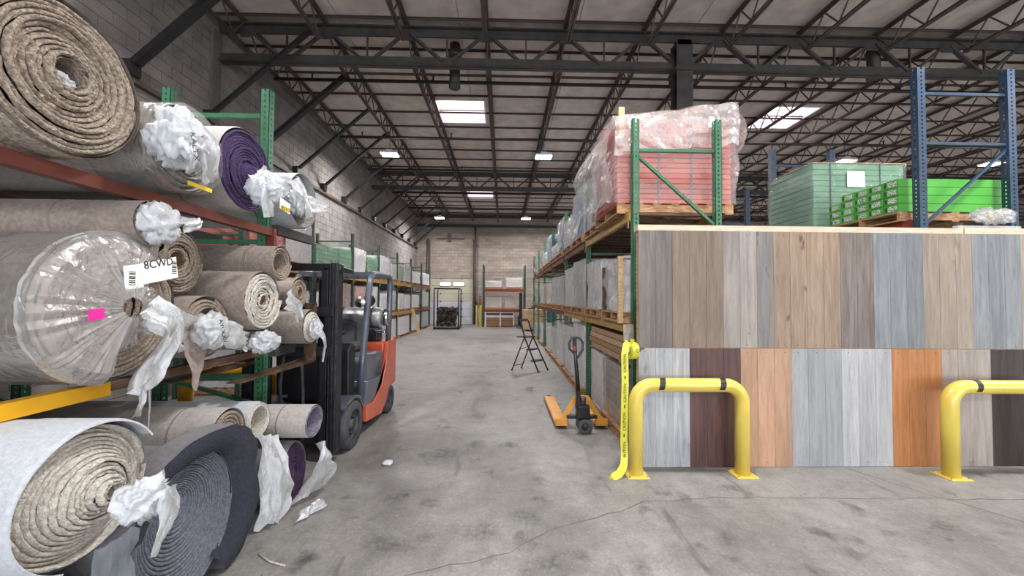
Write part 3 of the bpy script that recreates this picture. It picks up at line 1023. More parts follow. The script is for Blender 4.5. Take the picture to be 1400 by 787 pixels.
streamer(mb, [(XT + .06, 3.55, 2.8), (XT + .1, 3.65, 2.66), (XT + .1, 3.75, 2.5)], .16, .16, 4)
streamer(mb, [(XT + .05, 3.7, 2.62), (XT + .15, 3.85, 2.62), (XT + .2, 3.95, 2.62)], .2, .06, 9)
mb.build('plastic_bag', bag_plastic, r4)
tg = MB().prism([(0, 0), (.13, -.02), (.13, .06), (0, .08)], lambda a, c: (XT + .36, 2.84 + a, 2.37 + c), lambda a, c: (XT + .364, 2.84 + a, 2.37 + c)).build('paper_tag', paper, r3)
bx(XT + .364, XT + .366, 2.845, 2.965, 2.362, 2.395).build('yellow_band', yellow_label, tg)
place_text('OHSB', .042, ink, r3, (XT + .3665, 2.905, 2.379), (0, -1, 0), (0, 0, -1), 'handwriting')

# --- middle row
m1 = roll('big beige carpet roll wrapped in pleated clear plastic with a white tag', XT, 2.03, 1.66, .375, tan_back, beige_pile, 13, .05,
          seed=5.2, groove=.012, ragged=.010, tele=lambda q: .03 * (1 - q), group=GM, seg=72, seam=0)
# pleated plastic over the end
NT = 260
mb = MB()


def pleat(i, j):
    th = 2 * PI * i / NT
    q = j / 11
    edge = .392
    if -1.65 < math.atan2(math.sin(th), math.cos(th)) < .8:          # torn on the right
        edge = .215 + .06 * nz(th * 4, 1, 1) + .02 * nz(th * 17, 2, 1)
    r_ = .052 + (edge - .052) * q
    pl = (1 - abs(2 * ((i * .118 + 1.5 * nz(math.cos(th) * 3, math.sin(th) * 3, 0)) % 1) - 1))
    amp_ = .006 + .018 * (1 - q) * q * 3 + .004
    x = XT + .045 + .05 * (1 - q) ** 2 - .02 * q - (.045 * max(0, q - .85) / .15 if edge > .35 else 0) + amp_ * pl * (1 - .5 * q) + .012 * nz(math.cos(th) * 5, math.sin(th) * 5, q * 4) * q
    return (x, 2.03 + r_ * math.cos(th), 1.66 + r_ * math.sin(th))


mb.grid(NT, 12, pleat, closeu=True, smooth=False)
mb.build('pleated_wrap', film, m1)
mb = MB().grid(64, 9, lambda i, j: (XT + .02 - .16 * j, 2.03 + (.385 + .006 * nz(i * .4, j * 1.3, 4)) * math.cos(.5 + 4.4 * i / 63),
                                    1.66 + (.385 + .006 * nz(i * .4, j * 1.3, 4)) * math.sin(.5 + 4.4 * i / 63)), smooth=False)
mb.build('wrap_sleeve', film_clear, m1)
mb = MB()
streamer(mb, [(XT + .10, 2.05, 1.63), (XT + .15, 2.12, 1.55), (XT + .14, 2.10, 1.42), (XT + .12, 2.06, 1.30), (XT + .1, 2.05, 1.22)], .16, .07, 3.3, 10, .5)
streamer(mb, [(XT + .08, 2.10, 1.62), (XT + .11, 2.22, 1.56), (XT + .08, 2.30, 1.5)], .14, .2, 5.5, 8, .3)
streamer(mb, [(XT + .12, 2.06, 1.28), (XT + .12, 2.05, 1.15), (XT + .1, 2.04, 1.1)], .05, .04, 6.5, 5, .3)
streamer(mb, [(XT + .12, 2.10, 1.28), (XT + .1, 2.13, 1.1), (XT + .08, 2.15, .98)], .02, .01, 1.5, 3, .3)
mb.build('plastic_tail', bag_plastic, m1)
tg = MB().prism([(0, 0), (.22, .05), (.2, .17), (-.02, .11)], lambda a, c: (XT + .085, 2.09 + a, 1.78 + c), lambda a, c: (XT + .088, 2.09 + a, 1.78 + c)).build('paper_tag', paper, m1)
MB().prism([(0, 0), (.1, .015), (.085, .14), (-.015, .12)], lambda a, c: (XT + .082, 2.0 + a, 1.75 + c), lambda a, c: (XT + .084, 2.0 + a, 1.75 + c)).build('paper_tag', paper, m1)
place_text('8CWD', .062, ink, m1, (XT + .0895, 2.18, 1.90), (0, 1, .23), (0, -.2, 1), 'handwriting')
for k in range(7):
    bx(XT + .0885, XT + .0895, 2.265, 2.295, 1.85 + k * .011, 1.85 + k * .011 + .004 + .003 * (k % 2)).build('barcode_line', ink, tg)
    bx(XT + .0845, XT + .0855, 2.015, 2.05, 1.775 + k * .011, 1.775 + k * .011 + .004 + .003 * (k % 2)).build('barcode_line', ink, tg)
MB().prism([(0, 0), (.07, .01), (.065, .06), (-.005, .055)], lambda a, c: (XT + .085, 1.83 + a, 1.6 + c), lambda a, c: (XT + .088, 1.83 + a, 1.6 + c)).build('magenta_sticker', magenta, m1)

m2 = roll('slim taupe carpet roll with bagged end lying on top of the big wrapped roll', XT, 2.245, 2.135, .128, tan_back, beige_pile, 5, .03, seed=6.1, group=GM, seam=.45)
mb = crumple((XT + .035, 2.24, 2.137), (.07, .12, .12), 8.8, amp=.3)
streamer(mb, [(XT + .05, 2.36, 2.15), (XT + .08, 2.44, 2.17), (XT + .08, 2.47, 2.2)], .1, .05, 2)
mb.build('plastic_bag', bag_plastic, m2)
m3 = roll('beige carpet roll with open cardboard core behind the big wrapped roll', -2.12, 2.56, 1.95, .215, tan_back, beige_pile, 8, .062, seed=7.3, group=GM, ragged=.012, seam=0)
m4 = roll('loose beige carpet roll with hanging flap and white bag inside', XT, 2.66, 1.515, .21, tan_back, beige_pile, 3.2, .13, seed=8.6, group=GM, core=False, groove=.02)
mb = crumple((XT + .05, 2.62, 1.495), (.08, .125, .125), 9.1, amp=.3)
streamer(mb, [(XT + .05, 2.72, 1.48), (XT + .07, 2.85, 1.42), (XT + .05, 2.92, 1.4)], .2, .16, 7)
mb.build('plastic_bag', bag_plastic, m4)
place_text('AYLXXV', .045, ink, m4, (XT + .135, 2.62, 1.49), (0, .3, -1), (0, 1, .3), 'handwriting')
mb = MB()
mb.grid(14, 8, lambda i, j: (XT + .02 + .02 * nz(i * .3, j * .4, 6), 2.42 + .13 * (i / 13) + (j / 7) * (.25 * (1 - i / 13) + .012) + .006 * nz(i * .8, j, 2), 1.50 - .39 * (i / 13)))
mb.build('hanging_flap', tan_back, m4)
m5 = roll('beige carpet roll with fuzzy spiral end under the hollow taupe roll', -1.9, 3.11, 1.69, .232, tan_back, cream_pile, 8, .045, seed=9.4, group=GM, ragged=.014, seam=.42)
mb = MB()
streamer(mb, [(-1.86, 3.3, 1.68), (-1.82, 3.42, 1.6), (-1.83, 3.45, 1.5)], .18, .12, 1.5)
mb.build('plastic_scrap', bag_plastic, m5)
m6 = roll('hollow taupe carpet roll lying above the fuzzy beige roll', -1.9, 3.345, 2.005, .15, tan_back, beige_pile, 3, .09, seed=10.2, group=GM, core=False, tele=lambda q: -.05 * (1 - q), seam=.22)
m7 = roll('thin pale carpet roll with small open core behind the green upright', XT, 3.84, 1.76, .15, tan_back, beige_pile, 4, .045, seed=11.9, group=GM)
m8 = roll('short beige carpet roll with plastic tail beside the forklift mast', -1.86, 3.80, 1.435, .165, tan_back, cream_pile, 4, .05, seed=12.4, group=GM, tele=lambda q: .08 * (1 - q), seam=.3)
mb = crumple((-1.79, 3.74, 1.42), (.05, .08, .09), 3.6, amp=.4)
streamer(mb, [(-1.76, 3.72, 1.40), (-1.73, 3.76, 1.32), (-1.73, 3.77, 1.2), (-1.73, 3.76, 1.10)], .1, .05, 4.2)
mb.build('plastic_bag', bag_plastic, m8)
m9 = roll('narrow carpet roll in a white bag beneath the fuzzy beige roll', -1.98, 3.13, 1.372, .077, grey_back, cream_pile, 3, .02, seed=13.0, group=GM)
mb = crumple((-1.9, 3.13, 1.36), (.08, .13, .085), 5.9, amp=.45)
mb.build('plastic_bag', bag_plastic, m9)

# --- floor rows
b1 = roll('huge white-backed cream carpet roll with handwriting, lowest at the far left', -1.7, 1.675, .90, .285, white_back, cream_pile, 15, .03, seed=14.5, group=GB,
          groove=.02, ragged=.012, oy=1.03, cy=.05, cz=-.02, tele=lambda q: -.10 + .16 * (1 - q) - (.0 if q < .93 else -.05), core=False, seg=80, seam=.18)
mb = MB()
mb.grid(60, 4, lambda i, j: (-1.69 - (0, .0, .02, .3)[j], 1.675 + (.279, .287, .2915, .2915)[j] * 1.03 * math.cos(.55 + 3.75 * i / 59), .90 + (.279, .287, .2915, .2915)[j] * math.sin(.55 + 3.75 * i / 59)))
mb.build('outer_lap', white_back, b1)
mb = crumple((-1.56, 1.745, .83), (.07, .10, .085), 12.2, amp=.4)
streamer(mb, [(-1.62, 1.66, .87), (-1.55, 1.72, .85), (-1.52, 1.8, .86)], .08, .2, 2.2, 8, .2)
streamer(mb, [(-1.52, 1.8, .85), (-1.5, 1.79, .76), (-1.5, 1.75, .66), (-1.5, 1.72, .60)], .14, .04, 7.1, 7, .2)
mb.build('plastic_bag', bag_plastic, b1)
for sx, txt, sz in ((-2.42, "BMN", .05), (-2.2, "7'00'", .065)):
    th = 1.95
    place_text(txt, sz, ink, b1, (sx, 1.675 + .2985 * 1.03 * math.cos(th), .90 + .2985 * math.sin(th)), (1, 0, 0), (0, math.sin(th), -math.cos(th)), 'handwriting')
b0 = roll('plum carpet roll under the white-backed roll at the bottom left', -1.82, 1.50, .30, .30, slate_back, plum_pile, 9, .05, seed=15.5, group=GB)
mb = MB()
mb.grid(16, 12, lambda i, j: (-1.62 - .012 * i + .03 * nz(i * .5, j * .6, 2), 1.60 + .017 * j + .008 * i, .70 - .05 * i + .03 * nz(i * .4, j * .5, 8)), smooth=True)
mb.build('plastic_sheet', bag_blue, b0)
b2 = roll('large charcoal navy carpet roll with wide flared flap at the aisle edge', -1.75, 2.22, .44, .385, slate_back, navy_pile, 24, .03, seed=16.3, group=GB,
          groove=.016, ragged=.003, cy=-.02, cz=.13, oz=1.09, tele=lambda q: -.06 + .05 * q, core=False, seg=60, seam=0)
# flared outer flap
FL = [(1.84, .55), (1.90, .72), (2.02, .84), (2.18, .905), (2.36, .915), (2.55, .90), (2.69, .83), (2.775, .70), (2.77, .56), (2.80, .42), (2.80, .28), (2.72, .14), (2.62, .04), (2.50, .015)]
mb = MB()


def flap(i, j):
    k = i / 41 * (len(FL) - 1)
    a = min(int(k), len(FL) - 2); f_ = k - a
    y = FL[a][0] + (FL[a + 1][0] - FL[a][0]) * f_
    z = FL[a][1] + (FL[a + 1][1] - FL[a][1]) * f_
    c = Vector((2.22, .47))
    d = Vector((y, z)) - c
    s = [1.0, .985, .78, .48][j]
    p = c + d * s
    x = -1.71 - [0.02, 0, .015, .15][j] + .02 * nz(i * .25, j, 3)
    return (x, p.x, max(p.y, .006))


mb.grid(42, 4, flap)
mb.build('flared_flap', navy_flap, b2)
mb = MB()
mb.grid(42, 3, lambda i, j: (-1.722 - .07 * j + .02 * nz(i * .25, 0, 3), flap(i, 0)[1] + .001, flap(i, 0)[2] + .002))
mb.build('flap_backing', slate_back, b2)
b3 = roll('grey beige carpet roll lying behind the charcoal navy flap', -1.88, 2.725, .775, .175, grey_back, beige_pile, 5, .05, seed=17.2, group=GB, seam=.28)
b7 = roll('grey carpet roll at floor level behind the charcoal navy roll', -1.95, 2.84, .245, .245, grey_back, grey_pile, 8, .05, seed=18.8, group=GB)
b4 = roll('white-backed hollow carpet roll with torn plastic hanging from its end', -1.85, 3.05, .765, .142, white_back, cream_pile, 2.5, .10, seed=19.5, group=GB, core=False, tele=lambda q: -.03, seam=0)


def sheet(mb, c00, c10, c01, c11, seed, fold=.05, n=14, m_=18, sag=.06):
    """torn draped film between four corners, folds running down"""
    c00, c10, c01, c11 = map(Vector, (c00, c10, c01, c11))

    def fn(i, j):
        u, v = i / (n - 1), j / (m_ - 1)
        uu = u + (.10 * nz(v * 6, seed, 1) * (1 if i in (0, n - 1) else 0))
        vv = v + (.12 * nz(u * 7, seed, 4) if j == m_ - 1 else 0)
        p = (c00 * (1 - uu) + c10 * uu) * (1 - vv) + (c01 * (1 - uu) + c11 * uu) * vv
        k = 1 - 3.2 * abs(nz(u * 2.6 + seed, v * .9, 2)) + .5 * (1 - 3.2 * abs(nz(u * 6 + seed, v * 2.4, 7)))
        p += Vector((fold * k + sag * math.sin(v * PI), 0, fold * .4 * k))
        p.z = max(p.z, .006)
        return p
    mb.grid(n, m_, fn, smooth=True)
    return mb


mb = MB()
sheet(mb, (-1.83, 2.84, 0.708), (-1.82, 3.145, 0.611), (-1.758, 2.885, 0.03), (-1.686, 3.073, 0.03), 1.3)
mb.build('torn_plastic', bag_plastic, b4)
b5 = roll('flattened grey beige carpet roll with violet lining, beside the forklift wheel', -1.6, 3.36, .665, .148, grey_back, mat('violet_grey_lining', '#8b8496', .9, 0, '#5f586b', 40, bump=.5), 2.0, .115,
          seed=20.7, group=GB, core=False, oy=1.06, oz=.9, tele=lambda q: -.05 * (1 - q), seam=.24)
b6 = roll('plum carpet roll in torn plastic on the floor under the flattened roll', -1.73, 3.30, .26, .25, slate_back, plum_pile, 6, .04, seed=21.1, group=GB, oy=.78)
mb = MB()
sheet(mb, (-1.58, 3.334, 0.47), (-1.56, 3.376, 0.48), (-1.711, 3.159, 0.04), (-1.584, 3.566, 0.03), 4.1)
sheet(mb, (-1.58, 3.05, 0.05), (-1.52, 3.3, 0.05), (-1.57, 2.96, 0.02), (-1.44, 3.2, 0.02), 5.9, .03, sag=.03)
mb.build('torn_plastic', bag_plastic, b6)
# scraps on the floor
sc_ = crumple((-1.18, 4.05, .02), (.05, .05, .025), 3.3, amp=.5, nu=14, nv=10).build('plastic_scrap', bag_plastic)
tag(sc_, 'small crumpled white plastic scrap on the floor near the forklift wheel', 'scrap')
tw = MB().tube([(-1.62, 2.66, .006), (-1.5, 2.58, .006), (-1.38, 2.54, .006)], .006, 5).build('carpet_thread', cream_pile)
tag(tw, 'pale loose carpet thread lying on the floor beside the navy roll', 'thread')
# ------------------------------------------------------------------ pallet racks
def upright_mesh(name, H, w, d, material, holes, face=-1):
    """C-shaped post at local origin (centre of its base), open front row of real punched holes.
    w across X, d along Y"""
    mb = MB()
    t = 0.004
    mb.box(-w / 2, -w / 2 + t, -d / 2, d / 2, 0, H).box(w / 2 - t, w / 2, -d / 2, d / 2, 0, H)
    if holes:
        hw = w * 0.22
        for y0, y1 in ((-d / 2, -d / 2 + t), (d / 2 - t, d / 2)):
            mb.box(-w / 2, -hw / 2, y0, y1, 0, H).box(hw / 2, w / 2, y0, y1, 0, H)
            z = 0.0
            while z < H - 0.03:
                mb.box(-hw / 2, hw / 2, y0, y1, z, min(z + 0.027, H))
                z += 0.051
    else:
        mb.box(-w / 2, w / 2, -d / 2, -d / 2 + t, 0, H).box(-w / 2, w / 2, d / 2 - t, d / 2, 0, H)
    mb.box(-w / 2 - .02, w / 2 + .02, -d / 2 - .02, d / 2 + .02, 0, 0.008)
    return mb.mesh(name, material)


def upright_x(name, H, w, d, material):
    """post with punched holes on the faces that look along X (towards the aisle) and Y"""
    mb = MB()
    t = 0.004
    hw = d * 0.2
    for x0, x1 in ((-w / 2, -w / 2 + t), (w / 2 - t, w / 2)):
        mb.box(x0, x1, -d / 2, -hw / 2, 0, H).box(x0, x1, hw / 2, d / 2, 0, H)
        z = 0.0
        while z < H - 0.03:
            mb.box(x0, x1, -hw / 2, hw / 2, z, min(z + 0.03, H))
            z += 0.051
    hx = w * 0.2
    for y0, y1 in ((-d / 2, -d / 2 + t),):
        mb.box(-w / 2, -hx / 2, y0, y1, 0, H).box(hx / 2, w / 2, y0, y1, 0, H)
        z = 0.0
        while z < H - 0.03:
            mb.box(-hx / 2, hx / 2, y0, y1, z, min(z + 0.03, H))
            z += 0.051
    mb.box(-w / 2 - .02, w / 2 + .02, -d / 2 - .02, d / 2 + .02, 0, 0.008)
    return mb.mesh(name, material)


def rack(name, label, xa, xb, frames, levels, H, post_mat, beam_mats, cat='rack', group='pallet racks', post=(.075, .075), beam_h=.11, near_holes=1, deck=None, braces=None, bay_levels=None, skip_top=False):
    """frames: list of Y; levels: beam-top heights; xa, xb: outer X faces of the front/back posts"""
    t = thing(name, label, cat, ((xa + xb) / 2, frames[0], 0), group)
    o = ORG[t.name]
    w, d = post
    um = upright_x('upright', H, w, d, post_mat)
    x0, x1 = min(xa, xb) + w / 2, max(xa, xb) - w / 2
    for fi, y in enumerate(frames):
        for x in (x0, x1):
            inst(um, 'upright', t, (x - o.x, y - o.y, 0))
        zs = braces or [0.25, 1.0, 1.75, 2.5, 3.25]
        for k, z in enumerate(zs):
            if z > H - .1:
                continue
            MB().box(x0 + w / 2, x1 - w / 2, y - .018, y + .018, z, z + .035).build('horizontal_brace', post_mat, t)
            if k + 1 < len(zs) and zs[k + 1] < H and not (skip_top and k + 2 == len(zs)):
                a, b = ((x0, x1) if k % 2 == 0 else (x1, x0))
                MB().bar((a, y, z + .05), (b, y, zs[k + 1] - .02), .03, .035, (0, 1, 0)).build('diagonal_brace', post_mat, t)
    for li, z in enumerate(levels):
        for bi, (ya, yb) in enumerate(zip(frames[:-1], frames[1:])):
            bm = beam_mats[(li + bi) % len(beam_mats)] if not bay_levels else bay_levels(li, bi)
            for x, s in ((x0, -1), (x1, 1)):
                xo = x + s * w / 2
                b = MB().box(xo - .025, xo + .025, ya + d / 2 + .004, yb - d / 2 - .004, z - beam_h, z).box(xo - s * .02 - .014, xo - s * .02 + .014, ya + d / 2 + .004, yb - d / 2 - .004, z - .03, z - .002)
                bo = b.build('beam', bm, t)
                for ye in (ya + d / 2 + .004, yb - d / 2 - .034):
                    bx(xo + s * .025 - .004, xo + s * .025 + .004, ye, ye + .03, z - .2, z).build('connector', bm, bo)
            if deck:
                n = 7 if bi < 3 else 4
                for k in range(n):
                    yy = ya + d / 2 + .05 + (yb - ya - d - .2) * k / (n - 1)
                    bx(x0 - w / 2 + .03, x1 + w / 2 - .03, yy, yy + .09 + .02 * (k % 2), z - .032, z).build('deck_board', deck, t)
    return t


# right pallet rack along the aisle
FR = [4.37 + 2.40 * k for k in range(7)]
R_X0, R_X1 = 1.47, 2.50
LEV_R = [1.44, 2.74]
rack('pallet_rack', 'long green pallet rack with yellow and brown beams along the right side of the aisle', R_X0, R_X1, FR, LEV_R, 3.80,
     green_rack, [yellow_beam], deck=wood_dark, bay_levels=lambda li, bi: yellow_beam if bi < 1 or (li == 0 and bi < 2) else orange_beam, braces=[.25, .95, 1.65, 2.5, 3.42])
# left pallet rack along the block wall
FL_ = [6.65 + 2.40 * k for k in range(8)]
rack('pallet_rack', 'long green pallet rack with yellow beams against the left block wall', -5.52, -4.42, FL_, [1.11, 2.34], 3.60, dgreen_rack,
     [yellow_beam], bay_levels=lambda li, bi: orange_beam if bi in (5, 6) else yellow_beam, braces=[.3, 1.2, 2.0, 2.75, 3.35])
# carpet rack: two rows of frames, near end out of the frame
car = thing('carpet_rack', 'dark green carpet rack with orange top beam carrying the carpet rolls at left', 'rack', (-2.7, 3.55, 0), 'pallet racks')
o = ORG[car.name]
um = upright_x('upright', 3.62, .08, .075, green_rack)
for y in (3.565, .75):
    for x in (-2.19, -3.08, -4.3, -5.2):
        inst(um, 'upright', car, (x - o.x, y - o.y, 0))
    for xa, xb in ((-3.04, -2.23), (-5.16, -4.34)):
        for z in (.15, .72, .98, 2.2, 3.36):
            bx(xa, xb, y - .018, y + .018, z, z + .04).build('horizontal_brace', green_rack, car)
        MB().bar((xb, y, .75), (xa, y, .98), .03, .035, (0, 1, 0)).build('diagonal_brace', green_rack, car)
        MB().bar((xa, y, .2), (xb, y, .75), .03, .035, (0, 1, 0)).build('diagonal_brace', green_rack, car)
for x in (-2.12, -3.12, -4.26, -5.24):
    bx(x - .03, x + .03, .79, 3.52, 2.27, 2.338).build('beam', orange_beam, car)
    if x > -2.5:
        bx(x - .03, x + .03, .79, 2.12, 1.19, 1.262).build('beam', amber_safety, car)
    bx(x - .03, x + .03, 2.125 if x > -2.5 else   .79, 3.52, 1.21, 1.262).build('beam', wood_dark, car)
    bx(x - .03, x + .03, 3.61, 4.3, 2.30, 2.385).build('beam', dark_steel, car)
    bx(x - .03, x + .03, 3.61, 3.95, 1.17, 1.25).build('beam', dark_steel, car)
for y in (4.28, 4.08):
    pass
bx(-2.145, -2.075, 3.52, 3.56, 2.16, 2.338).build('connector', orange_beam, car)

# blue rack behind the display wall
rack('pallet_rack', 'tall blue pallet rack with red beams behind the plank display wall', 5.24, 6.52, [4.75, 7.42, 10.05, 12.7], [2.76], 4.70, blue_rack, [red_beam],
     post=(.10, .09), beam_h=.14, braces=[.4, 1.5, 2.6, 3.72, 4.36], skip_top=True)

# ------------------------------------------------------------------ pallets
def pallet_meshes(LX_, LY_):
    st = MB().box(-LX_ / 2, LX_ / 2, -.02, .02, .018, .108).mesh('stringer', wood_pallet)
    tb = MB().box(-.05, .05, -LY_ / 2, LY_ / 2, .108, .126).mesh('top_board', wood_pallet)
    bb = MB().box(-.05, .05, -LY_ / 2, LY_ / 2, 0, .018).mesh('bottom_board', wood_pallet)
    return st, tb, bb


PM = {}


def pallet(label, cx, cy, z, lx=1.07, ly=1.02, group='wooden pallets', along='y'):
    """stringers run along X, deck boards along Y"""
    t = thing('pallet', label, 'pallet', (cx, cy, z + (.003 if z > .1 else 0)), group)
    key = (round(lx, 2), round(ly, 2))
    if key not in PM:
        PM[key] = pallet_meshes(lx, ly)
    st, tb, bb = PM[key]
    for y in (-ly / 2 + .02, 0, ly / 2 - .02):
        inst(st, 'stringer', t, (0, y, 0))
    n = 7
    for k in range(n):
        inst(tb, 'top_board', t, (-lx / 2 + .05 + (lx - .1) * k / (n - 1), 0, 0))
    for x in (-lx / 2 + .05, 0, lx / 2 - .05):
        inst(bb, 'bottom_board', t, (x, 0, 0))
    return t


def wrap_shell(x0, x1, y0, y1, z0, z1, seed, amp=.02, gap=.012, top=True, nu=72, nv=12):
    """loose stretch film round a box"""
    mb = MB()
    cx, cy = (x0 + x1) / 2, (y0 + y1) / 2
    hx, hy = (x1 - x0) / 2 + gap, (y1 - y0) / 2 + gap

    def per(u):
        s = u * 4
        k = int(s) % 4; f = s - int(s)
        return [(-hx + 2 * hx * f, -hy), (hx, -hy + 2 * hy * f), (hx - 2 * hx * f, hy), (-hx, hy - 2 * hy * f)][k]

    def fn(i, j):
        u = i / nu
        a, b = per(u % 1)
        q = j / (nv - 1)
        n_ = Vector((a / hx, b / hy, 0))
        dd = .7 * amp * (1.1 * abs(nz(a * 5 + seed, b * 5, q * 2.2)) * 2 + .7 * (1 - 3 * abs(nz(a * 9, b * 9 + seed, q * 3))))
        n_ = Vector((a, b, 0)).normalized()
        return (cx + a + n_.x * dd, cy + b + n_.y * dd * .35, z0 + (z1 + .012 - z0) * q)
    mb.grid(nu, nv, fn, closeu=True, smooth=True)
    if top:
        mb.grid(7, 7, lambda i, j: (x0 - gap + (x1 - x0 + 2 * gap) * i / 6, y0 - gap + (y1 - y0 + 2 * gap) * j / 6, z1 + .012 + (.015 + amp) * abs(nz(i * .8 + seed, j * .8, 1))), smooth=False)
    return mb


def load(label, x0, x1, y0, y1, z0, z1, material, rows=5, cols=3, wrap=None, seed=1, group='pallet loads', name='wrapped_pallet_load', gap=.011, amp=.02, cat='pallet load', detail=True, extra=None):
    """stack of cartons under stretch film. detail: single cartons as parts"""
    t = thing(name, label, cat, ((x0 + x1) / 2, (y0 + y1) / 2, z0), group)
    rnd = random.Random(int(seed * 100))
    h = (z1 - z0) / rows
    w = (y1 - y0) / cols
    me = MB().box(x0, x1, 0, w - gap, 0, h - gap).mesh('carton', material)
    o = ORG[t.name]
    for r in range(rows):
        for c in range(cols):
            j = rnd.uniform(-.008, .008)
            ob = inst(me, 'carton', t, (-o.x + j, y0 + c * w - o.y, z0 + r * h - o.z), bevel=.004 if detail else 0)
    if wrap:
        wrap_shell(x0, x1, y0, y1, z0, z1, seed, amp).build('stretch_wrap', wrap, t)
    if extra:
        extra(t)
    return t
# ------------------------------------------------------------------ loads on the right rack
blue_carton = mat('blue_tinted_carton', '#8fb3d0', .6, 0, '#6f97b8', 4)
orange_carton = mat('orange_carton', '#cf5230', .6, 0, '#bd4628', 3)
tan_tile = mat('tan_tile_carton', '#a8978a', .7, 0, '#958478', 5)
green_carton = mat('pale_green_carton', '#52a872', .6, 0, '#418f5e', 5)
lime_carton = mat('lime_green_carton', '#4ea53a', .45, 0, '#429632', 3)
red_carton = mat('red_brown_carton', '#8e4a3a', .7, 0, '#7c3f31', 4)
strap_mat = mat('dark_strap', '#4a4f58', .5)
blue_bin = mat('blue_plastic', '#2f6f96', .4)
GR = 'pallet loads on the right rack'
BT, BMID = LEV_R[1], LEV_R[0]
xr0, xr1 = 1.47, 2.44


def slot(zlev, y0, y1, h, material, wrap, seed, label, rows=5, cols=3, x0=xr0, x1=xr1, amp=.025, pal=True, group=GR, palgroup='pallets on the right rack', palx=None):
    z = zlev
    if pal:
        cx = (x0 + x1) / 2
        pallet('pallet under the ' + label[0], cx - (.03 if x0 > 0 else -.02), (y0 + y1) / 2, z, (x1 - x0) + .08, (y1 - y0) + .02, palgroup)
        z += .1315
    load(label[1], x0, x1, y0, y1, z, z + h, material, rows, cols, wrap, seed, group, amp=amp)


# the big wrapped orange load right above the display wall
pallet('raw wooden pallet under the orange load above the plank wall', 2.05, 5.08, BT, 1.40, 1.10, 'pallets on the right rack')
ol = load('orange carton load under loose clear film above the plank wall', 1.36, 2.74, 4.56, 5.62, BT + .1315, BT + 1.13, orange_carton, 16, 2, None, 3, GR)
for x in (1.52, 1.85, 2.25):
    MB().bar((x, 4.548, BT + .13), (x + .02, 4.548, BT + 1.14), .02, .006, (0, 1, 0)).build('strap', strap_mat, ol)
bx(1.36, 1.43, 4.50, 4.55, BT + .9, BT + 1.27).build('corner_post', wood_raw, ol)
mb = wrap_shell(1.35, 2.75, 4.54, 5.64, BT + .127, BT + 1.16, 5, .05, .02, False, 72, 14)
mb.build('stretch_wrap', film_clear, ol)
# loose hood of film over the top, higher towards the right, torn off at the left
mb = MB()


def hood(i, j):
    a, b = i / 29, j / 13
    x = 1.28 + 1.50 * a
    z = BT + 1.14 + .20 * a + .03 * nz(a * 5, b * 4, 2) + .04 * math.sin(b * PI)
    return (x + .03 * nz(a * 9, b * 9, 5), 4.46 + 1.22 * b, z)


mb.grid(30, 14, hood, smooth=False)


def front(i, j):
    a, b = i / 39, j / 13
    x = 1.30 + 1.49 * a
    ztop = BT + 1.14 + .20 * a + .03 * nz(a * 5, 0, 2)
    zlow = BT + .68 + .14 * a + .09 * nz(a * 4, 3, 1) + .05 * nz(a * 11, 3, 1)
    return (x + .012 * nz(a * 14, b * 8, 7), 4.46 - .03 * math.sin(b * PI) + .03 * (1 - 3 * abs(nz(a * 5, b * 2.5, 3))), ztop + (zlow - ztop) * b)


mb.grid(40, 14, front, smooth=False)


def side(i, j):
    a, b = i / 17, j / 15
    z = BT + 1.12 - .95 * b
    out = .26 * math.sin(min(1, b * 1.25) * PI * .9) * (.35 + .65 * a)
    return (1.30 - out + .05 * nz(a * 5, b * 7, 3), 4.47 + 1.25 * a + .06 * nz(a * 7, b * 5, 9), z + .05 * nz(a * 6, b * 6, 1))


mb.grid(18, 16, side, smooth=False)
mb.grid(10, 10, lambda i, j: (2.77 + .14 * math.sin(i / 9 * PI) * (1 - .5 * j / 9) + .03 * nz(i * .6, j * .6, 4), 4.50 + .9 * j / 9, BT + 1.30 - .60 * i / 9 + .03 * nz(i * .5, j * .7, 8)), smooth=False)
mb.build('loose_film', film, ol)

def bay(k, i):
    f = FR[k]
    return ((f + .12, f + 1.10), (f + 1.28 + (.08 if k == 0 else 0), f + 2.26))[i]


TOP = [(0, 1, .42, grey_carton, 3, 'low grey wrapped load', .03), (1, 0, .92, blue_carton, 6, 'tall blue-white wrapped load', .05), (1, 1, .62, white_carton, 5, 'milky white wrapped load', .05),
       (2, 0, .82, blue_carton, 6, 'blue capped wrapped load', .04), (2, 1, .35, grey_carton, 3, 'low grey sagging load', .04), (3, 0, .80, blue_carton, 6, 'pale blue wrapped load', .04),
       (3, 1, .42, white_carton, 3, 'low white wrapped load', .05), (4, 0, .6, grey_carton, 5, 'plain grey wrapped load', .03), (5, 0, .5, white_carton, 4, 'crumpled white wrapped load', .07)]
for n_, (k, i, h, mm, rws, look, am) in enumerate(TOP):
    y0, y1 = bay(k, i)
    slot(BT, y0, y1, h, mm, film if mm is blue_carton else film_dense, 11 + n_, ('%s, %s on right rack top' % (look, ORD[n_ + 1]), '%s, %s along the top of the right rack' % (look, ORD[n_ + 1])), rws, 3, amp=am)
def loose(nth, y0, y1, z0, z1, out, seed):
    ob_ = [o_ for o_ in scene.objects if o_.name.startswith('wrapped_pallet_load') and o_.type == 'EMPTY'][nth]
    mb = MB()
    sheet(mb, (1.45, y0, z1 + .04), (1.45, y1, z1 - .03), (1.45 - out, y0 + .1, z0), (1.45 - out * .4, y1, z0 + .05), seed, .04, sag=.05)
    mb.build('loose_film', film_dense, ob_)


